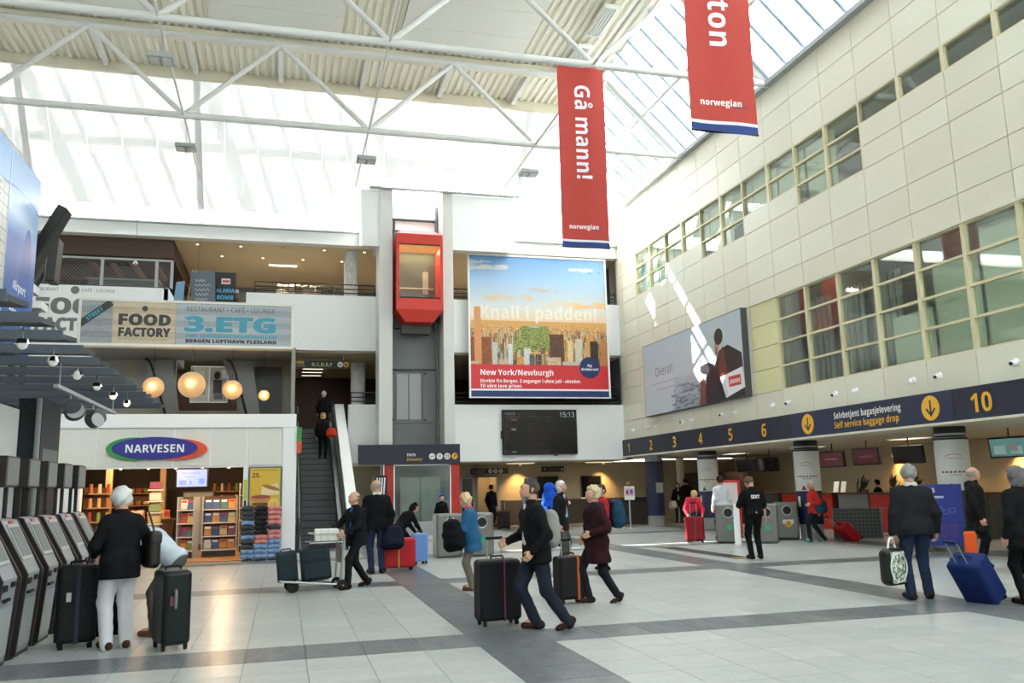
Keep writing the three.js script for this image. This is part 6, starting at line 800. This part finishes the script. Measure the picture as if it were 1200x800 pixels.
{
  const H = Math.PI / 2, K = 0x17171a;
  // group at the kiosks
  person({ label: 'white haired woman in black cardigan and white trousers at a check-in kiosk', x: -1.74, z: -10.6, h: 1.75, turn: Math.PI + 0.45, f: 1, hair: 'short', puff: 0.012, hairColor: 0xd8d8d4, top: 0x1a1a1d, topName: 'cardigan', hem: -0.2, legs: 0xdcdce0, flare: 1.2, shoes: 0x4a3328, L: [0.22, 1.0, 0.2], R: [-0.24, 0.98, 0.12], head: [0.25, 0.3] });
  { const b = thing('shoulder_bag', 'black leather shoulder bag worn by the white haired woman', 'bag', [-1.43, 0.93, -10.62], 0.5); part(b, 'pouch', rbox(0.14, 0.4, 0.3, 0.06, 4), mat(0x1b1717, 0.4), [0, 0.12, 0]); part(b, 'flap', rbox(0.15, 0.16, 0.31, 0.05, 3), mat(0x221c1b, 0.4), [0.004, 0.25, 0]); part(b, 'strap', tube([[0, 0.25, 0.13], [-0.05, 0.5, 0.06], [-0.07, 0.58, 0], [-0.05, 0.5, -0.06], [0, 0.25, -0.13]], 0.012, 24), mat(0x1b1717, 0.4)); part(b, 'buckle', box(0.01, 0.04, 0.03), M.chrome, [0.076, 0.2, 0]); }
  person({ label: 'person in pale shirt and grey trousers bending over behind the white haired woman', x: -1.42, z: -11.4, h: 1.7, turn: -H - 0.25, lean: 0.85, back: -0.18, drop: 0.03, head: [0, 0.9], hairColor: 0xb09a80, top: 0xc3ccd6, topName: 'shirt', hem: -0.06, sleeve: 0, legs: 0x5a5652, shoes: 0x6d4a38, L: [0.16, 0.62, 0.62], R: [-0.16, 0.6, 0.58] });
  suitcase({ label: 'dark green hard shell suitcase with grey side handle standing before the kiosks', x: -1.16, z: -10.4, w: 0.3, h: 0.78, d: 0.52, turn: 0.35, color: 0x17211f, trim: 0x0e1110, sideHandle: 1, tag: 0x5a2a3a, rough: 0.35 });
  suitcase({ label: 'tall black suitcase with a luggage belt leaning by the kiosks', x: -2.22, z: -10.9, w: 0.42, h: 0.84, d: 0.3, turn: 0.25, color: 0x151517, strap: 0x24243a, tag: 0xb9b9b9, two: 1 });
  backpack({ label: 'black soft bag on the floor between the black suitcase and the woman', pos: [-1.98, 0.02, -11.5], w: 0.36, h: 0.55, d: 0.24, color: 0x121214, turn: 0.3 });
  // trolley group
  const tx = 0.52, tz = -15.35, tr = thing('luggage_trolley', 'steel airport luggage trolley pushed by the man in the dark suit', 'trolley', [tx, 0, tz], 0.12);
  part(tr, 'base_frame', merge(bar([-0.55, 0.2, -0.25], [0.42, 0.1, -0.25], 0.02), bar([-0.55, 0.2, 0.25], [0.42, 0.1, 0.25], 0.02), bar([-0.55, 0.2, -0.25], [-0.55, 0.2, 0.25], 0.02), bar([0, 0.15, -0.25], [0, 0.15, 0.25], 0.015), bar([0.42, 0.1, -0.25], [0.42, 0.1, 0.25], 0.02)), M.steel);
  for (const z of [-0.25, 0.25]) { part(tr, 'upright', bar([0.42, 0.1, z], [0.5, 1.02, z], 0.02), M.steel); part(tr, 'rear_wheel', cyl(0.09, 0.09, 0.05, 18), M.rubber, [0.45, 0.09, z], [H, 0, 0]); }
  part(tr, 'front_wheel', cyl(0.1, 0.1, 0.05, 18), M.rubber, [-0.35, 0.1, 0.16], [H, 0, 0]); part(tr, 'front_wheel', cyl(0.1, 0.1, 0.05, 18), M.rubber, [-0.35, 0.1, -0.16], [H, 0, 0]); part(tr, 'handle', bar([0.5, 1.02, -0.28], [0.5, 1.02, 0.28], 0.022), M.rubber);
  part(tr, 'basket', merge(bar([0.48, 0.95, -0.25], [-0.05, 0.95, -0.25], 0.012), bar([0.48, 0.95, 0.25], [-0.05, 0.95, 0.25], 0.012), bar([-0.05, 0.95, -0.25], [-0.05, 0.95, 0.25], 0.012), bar([-0.1, 0.8, -0.25], [0.46, 0.8, -0.25], 0.012), bar([-0.1, 0.8, 0.25], [0.46, 0.8, 0.25], 0.012)), M.steel); part(tr, 'back_plate', box(0.03, 0.3, 0.44), M.steelD, [0.44, 0.6, 0]);
  { const b = thing('white_box', 'white carton in the basket of the luggage trolley', 'box', [tx + 0.22, 0.82, tz]); part(b, 'carton', rbox(0.4, 0.2, 0.36, 0.02), M.whiteWarm, [0, 0.1, 0]); part(b, 'seam', box(0.008, 0.19, 0.365), M.greyL, [0.02, 0.1, 0]); part(b, 'seam', box(0.008, 0.19, 0.365), M.greyL, [-0.1, 0.1, 0]); }
  const tc = (x, lab, w, h) => { const s = suitcase({ name: 'suitcase', label: lab, x: tx + x, y: 0.17, z: tz, w, h, d: 0.42, color: 0x243236, trim: 0x161c1e, flat: 1, pocket: 1, rough: 0.75, group: 'teal suitcases on the trolley' }); s.rotation.z = 0.1; return s; };
  tc(-0.4, 'dark teal soft suitcase at the front of the luggage trolley', 0.34, 0.5); tc(0.07, 'dark teal soft suitcase at the back of the luggage trolley', 0.5, 0.55);
  person({ label: 'man in dark suit and blue shirt pushing the luggage trolley', x: 1.28, z: -15.45, h: 1.7, turn: -H + 0.55, lean: 0.12, drop: 0.05, hair: 'bald', hairColor: 0x7a6a5a, top: 0x18181b, shirt: 0x2f5a9e, legs: 0x1a1a1d, shoes: 0x2a1d18, L: [0.2, 0.98, 0.42], R: [-0.3, 1.0, 0.42], LF: [0.1, 0.085, 0.28], RF: [-0.1, 0.1, -0.3], RP: 0.35, hem: -0.16 });
  // pair by the escalator
  const p4 = person({ label: 'tall balding man in black jacket with white collar and jeans by the escalator', x: 1.86, z: -17.8, h: 1.87, turn: Math.PI + 0.15, hair: 'bald', hairColor: 0xa8a29a, collar: 0xd6d2c8, top: 0x161618, legs: 0x28324a, bulk: 1.08, wide: 1.05, head: [0.5, 0.1], shoes: 0x201c1a, R: [-0.27, 0.86, 0.02], hem: -0.14 });
  backpack({ name: 'hand_bag', category: 'bag', label: 'round dark blue bag hanging from the balding man\'s hand', pos: [p4.handR()[0] + 0.04, 0.5, p4.handR()[2] + 0.05], w: 0.42, h: 0.42, d: 0.26, color: 0x1a2030, turn: 0.1 });
  suitcase({ label: 'large red suitcase with yellow strap lying behind the balding man', x: 2.35, z: -18.35, w: 0.72, h: 0.6, d: 0.32, turn: 0.05, color: 0xb5232a, strap: 0xa8a040, strapW: 0.03, trim: 0x5a1014 });
  suitcase({ label: 'light blue hard shell suitcase beside the red one', x: 3.0, z: -19.6, w: 0.34, h: 0.62, d: 0.25, turn: 0.3, color: 0x6b92cf, ribs: 1, rough: 0.4 });
  person({ label: 'person in black stooping over the luggage before the lift', x: 2.75, z: -20.6, h: 1.62, turn: H + 0.4, lean: 0.75, back: -0.1, drop: 0.12, hairColor: 0x1d1a18, hair: 'bob', top: 0x17181a, legs: 0x1b1b1e, L: [0.15, 0.66, 0.5], R: [-0.2, 0.64, 0.48], head: [0, 0.6] });
  person({ label: 'short person in black standing behind the litter bin by the lift', x: 5.2, z: -29, h: 1.45, turn: 0.3, hairColor: 0x3a2d26, top: 0x17171a, cell: 0.02, legs: 0x222226 });
  // woman in blue
  person({ label: 'blonde woman in teal blue jacket rummaging in a black backpack', x: 3.05, z: -14.15, h: 1.58, turn: -H - 0.25, f: 1, hair: 'short', puff: 0.01, hairColor: 0xcdb98e, top: 0x2d5f86, bulk: 1.12, legs: 0x6d665c, shoes: 0x5a3a2c, L: [0.1, 1.02, 0.38], R: [-0.12, 1.12, 0.36], head: [0, 0.4], hem: -0.26, collar: 0xc05070, lean: 0.12 });
  backpack({ label: 'black backpack held open by the woman in the teal jacket', pos: [2.72, 0.64, -13.95], w: 0.3, h: 0.54, d: 0.22, color: 0x151517, turn: -H + 0.9, rz: 0.15 });
  // walking man
  person({ label: 'bearded man in black jacket and jeans walking with a black suitcase', x: 2.92, z: -9.95, h: 1.8, turn: -H + 0.05, beard: 0x8d8680, lean: 0.1, drop: 0.05, hairColor: 0x4a4440, hair: 'short', top: 0x171719, shirt: 0xd0d2d6, legs: 0x262b36, shoes: 0x2e201b, L: [0.25, 0.88, 0.14], R: [-0.2, 0.98, 0.3], LF: [0.09, 0.1, -0.34], LP: 0.4, RF: [-0.09, 0.085, -0.02], hem: -0.16, flare: 1.08, bulk: 1.05 });
  backpack({ label: 'light grey backpack worn by the bearded man', pos: [3.1, 0.93, -9.98], w: 0.32, h: 0.46, d: 0.2, color: 0x8d8d88, pocket: 0x2a2a2c, turn: H });
  suitcase({ label: 'large black suitcase with thin pink stripe pushed by the bearded man', x: 2.58, z: -10.55, w: 0.54, h: 0.72, d: 0.3, turn: 0.12, color: 0x151416, strap: 0x6d3350, strapW: 0.022, strapX: 0.04, pull: 0.25 });
  // centre group
  person({ label: 'woman in maroon winter coat striding with a phone and suitcase', x: 4.38, z: -11.85, h: 1.68, turn: -H + 0.15, f: 1, hair: 'short', puff: 0.012, hairColor: 0xcabb98, top: 0x2e171d, coat: 1, topName: 'coat', hem: -0.33, bulk: 1.1, legs: 0x1f2026, shoes: 0x33231f, L: [0.24, 1.02, 0.22], R: [-0.24, 0.92, 0.1], LF: [0.09, 0.1, -0.3], LP: 0.5, RF: [-0.09, 0.085, 0.1], collar: 0x2a2c4a, hood: 1, drop: 0.04 });
  suitcase({ label: 'black suitcase with a bright orange strap beside the woman in maroon', x: 4.0, z: -12.0, w: 0.42, h: 0.6, d: 0.28, turn: 0.15, color: 0x161518, strap: 0xc2571e, strapW: 0.04, strapX: 0.08, pull: 0.22 });
  person({ label: 'white haired man in dark jacket with pale blue shirt behind the woman in maroon', x: 5.55, z: -17.1, h: 1.76, turn: 0.9, hairColor: 0xd4d2cc, top: 0x1e1d20, shirt: 0x9fb4d0, legs: 0x55554f, head: [0.4, 0], hem: -0.2 });
  person({ label: 'person in red jacket and dark trousers wearing a teal backpack', x: 6.15, z: -16.2, h: 1.66, turn: -H - 0.1, hairColor: 0x4a3f38, hair: 'short', top: 0xa82430, legs: 0x1d1e22, L: [0.2, 1.1, 0.25], head: [0.5, 0] });
  backpack({ label: 'teal backpack on the person in the red jacket', pos: [6.42, 0.82, -16.15], w: 0.36, h: 0.55, d: 0.26, color: 0x24435a, turn: H });
  person({ label: 'man in denim shirt carrying a tall bright blue rucksack', x: 7.5, z: -23.2, h: 1.8, turn: H - 0.1, hairColor: 0x8a5a3c, top: 0x4b5f80, topName: 'shirt', sleeve: 0, legs: 0x5f7590, cell: 0.018, L: [0.25, 1.15, 0.25] });
  backpack({ label: 'tall bright blue rucksack on the man in the denim shirt', pos: [7.2, 0.95, -23.1], w: 0.42, h: 0.85, d: 0.32, color: 0x1f57c8, turn: -H });
  person({ label: 'dark clothed traveller standing in the lit doorway', x: 8.7, z: -36.4, h: 1.78, turn: 2.2, hairColor: 0x2a221d, top: 0x1c1f2b, legs: 0x1d1d22, cell: 0.02 });
  suitcase({ label: 'dark brown suitcase before the lit doorway', x: 8.6, z: -33.9, w: 0.5, h: 0.66, d: 0.3, color: 0x2a1f1c, pull: 0.4 });
  // check-in side
  person({ label: 'person in pink red jacket bowed over a red suitcase', x: 11.5, z: -23.0, h: 1.68, turn: -0.3, f: 1, lean: 0.85, back: -0.15, drop: 0.02, hairColor: 0xc9a878, hair: 'short', top: 0xd8384c, legs: 0x2a2a30, head: [0.1, 0.8], L: [0.22, 0.78, 0.38], R: [-0.22, 0.78, 0.38], cell: 0.018 });
  suitcase({ label: 'dark red suitcase under the person in the pink red jacket', x: 11.25, z: -22.45, w: 0.52, h: 0.66, d: 0.32, turn: -0.35, color: 0x86141f, pull: 0.38, strap: 0x6a5a5c, strapW: 0.02 });
  const pw = person({ label: 'dark haired woman in black with a white handbag in the far corner', x: 16.3, z: -33.9, h: 1.68, turn: -0.3, f: 1, hair: 'long', hairColor: 0x2c211b, top: 0x1b1b1f, legs: 0x26262c, shirt: 0xb9b9b9, cell: 0.02 });
  backpack({ name: 'hand_bag', category: 'bag', label: 'small white handbag of the woman in black in the far corner', pos: [15.98, 0.62, -33.75], w: 0.36, h: 0.3, d: 0.16, color: 0xd9d6cc, trim: 0xb8b2a4 });
  person({ label: 'man in black suit with his back turned in the far corner', x: 16.95, z: -34.4, h: 1.86, turn: Math.PI, hairColor: 0x2c241f, top: 0x17171a, legs: 0x1a1a1d, cell: 0.02 });
  person({ label: 'man in white shirt standing behind a litter bin at check-in', x: 12.55, z: -23.2, h: 1.84, turn: Math.PI + 0.15, hairColor: 0x3a322c, top: 0xd9dbe2, topName: 'shirt', legs: 0x2a2a30, cell: 0.018 });
  { const p = person({ label: 'man in black work clothes lettered SIXT on the back', x: 9.95, z: -17.0, h: 1.78, turn: Math.PI - 0.1, hair: 'short', hairColor: 0x6a5140, top: 0x161618, legs: 0x161618, head: [0.2, 0.7], L: [0.2, 1.1, 0.26], R: [-0.29, 0.84, 0.05], sleeve: 0, shoes: 0x1a1614, hem: -0.05 });
    part(p.g, 'back_lettering', plane(0.26, 0.1), printClear(260, 100, (c, w, h) => text(c, 'SIXT', w / 2, h * 0.55, 96, '#f2f2f2', '900', 'center', w * 0.96)), [0.0, 1.31, -0.147], [0.06, Math.PI, 0]); part(p.g, 'belt_badge', cyl(0.018, 0.018, 0.01, 10), M.greyL, [0, 0.98, -0.143], [H, 0, 0]); }
  person({ label: 'white haired man in red jacket pulling a tilted red suitcase', x: 14.1, z: -20.9, h: 1.68, turn: -H - 0.2, hairColor: 0xdad6ce, top: 0xc23530, legs: 0x23262c, shoes: 0x4f8f88, LF: [0.09, 0.085, 0.22], RF: [-0.09, 0.1, -0.28], RP: 0.35, R: [-0.22, 0.82, -0.2], L: [0.25, 1.05, 0.2], drop: 0.04, cell: 0.018 });
  backpack({ name: 'hand_bag', category: 'bag', label: 'teal bag slung on the white haired man in the red jacket', pos: [14.18, 0.78, -20.68], w: 0.38, h: 0.34, d: 0.18, color: 0x28485c, turn: 0.2 });
  suitcase({ label: 'red suitcase with a white tag tilted behind the man in the red jacket', x: 15.1, z: -20.55, w: 0.46, h: 0.62, d: 0.3, turn: H, tilt: -0.85, color: 0xa3161f, pull: 0.42, tag: 0xe4e4e0 });
  person({ label: 'desk clerk in black behind the grey check-in desk', x: 19.0, z: -24.5, h: 1.62, turn: -2.6, hairColor: 0x1a1613, hair: 'short', top: 0x151518, cell: 0.02, legs: 0x1a1a1d });
  const p20 = person({ label: 'grey haired man in grey jacket and jeans with a blue suitcase', x: 8.52, z: -10.3, h: 1.84, turn: Math.PI - 0.3, hairColor: 0x8d8d8c, top: 0x242427, collar: 0xc9c9c9, legs: 0x28354a, shoes: 0x2a2624, bulk: 1.1, wide: 1.06, head: [-0.5, 0.05], L: [0.3, 0.84, 0.02], R: [-0.3, 0.86, 0.05], LF: [0.12, 0.085, 0], RF: [-0.14, 0.085, 0.08], flare: 1.08 });
  { const h = p20.handL(), b = thing('carrier_bag', 'black bag with a green and white patterned side carried by the grey haired man', 'bag', [h[0] - 0.05, 0.2, h[2] + 0.03], 0.35); part(b, 'sack', rbox(0.42, 0.5, 0.22, 0.09, 4), M.black, [0, 0.25, 0]); part(b, 'patterned_side', rbox(0.3, 0.42, 0.03, 0.014, 2), mat(0xffffff, 0.7, 0, { map: noiseTex(64, [150, 165, 145], 200, [10, 24, 40]) }), [-0.05, 0.25, 0.11]); part(b, 'piping', torus(0.19, 0.01), M.white, [-0.05, 0.25, 0.12]); part(b, 'strap', tube([[-0.1, 0.48, 0], [-0.04, 0.62, 0], [0.04, 0.62, 0], [0.1, 0.48, 0]], 0.015, 16), M.white); }
  suitcase({ label: 'bright blue soft suitcase tilted on its wheels beside the grey jacket man', x: 9.12, z: -9.75, w: 0.46, h: 0.66, d: 0.32, turn: H + 0.25, tilt: -0.62, color: 0x172a60, two: 1, pull: 0.35, pocket: 1, rough: 0.8, trim: 0x14224e });
  person({ label: 'bald man in long dark coat beside an orange suitcase', x: 12.4, z: -13.35, h: 1.83, bulk: 1.15, turn: 0.9, hair: 'bald', hairColor: 0x9a9288, skin: 0xd0a08c, top: 0x1b1c1c, coat: 1, topName: 'coat', hem: -0.35, hood: 1, legs: 0x1a1a1c, head: [0.4, 0] });
  suitcase({ label: 'narrow bright orange suitcase beside the bald man in the dark coat', x: 11.95, z: -13.05, w: 0.2, h: 0.62, d: 0.42, turn: -0.75, color: 0xe05a22, rough: 0.4 });
  person({ label: 'grey curly haired person in black coat seen from behind', x: 9.42, z: -9.35, h: 1.76, turn: Math.PI + 0.1, hair: 'bob', puff: 0.014, hairColor: 0x6b6b6b, top: 0x19191a, bulk: 1.15, wide: 1.1, legs: 0x18181a, hem: -0.25, shoes: 0x161616 });
  // on the escalator
  person({ label: 'blonde woman in black riding the escalator with a red handbag', x: 1.32, y: 2.8, z: -30.98, h: 1.62, turn: Math.PI - 0.3, f: 1, hair: 'bob', hairColor: 0xb89a6c, top: 0x19191c, legs: 0x1a1a1e, cell: 0.02, head: [0.4, 0] });
  backpack({ name: 'hand_bag', category: 'bag', label: 'red handbag of the woman on the escalator', pos: [1.62, 3.55, -30.8], w: 0.36, h: 0.3, d: 0.18, color: 0xc03a2c, trim: 0x8a2a20 });
  person({ label: 'grey haired man in black near the top of the escalator', x: 1.42, y: 3.8, z: -32.75, h: 1.6, turn: Math.PI, hairColor: 0xb5b0a8, top: 0x17171a, legs: 0x17171a, cell: 0.02 });
}
renderer.render(scene, camera);
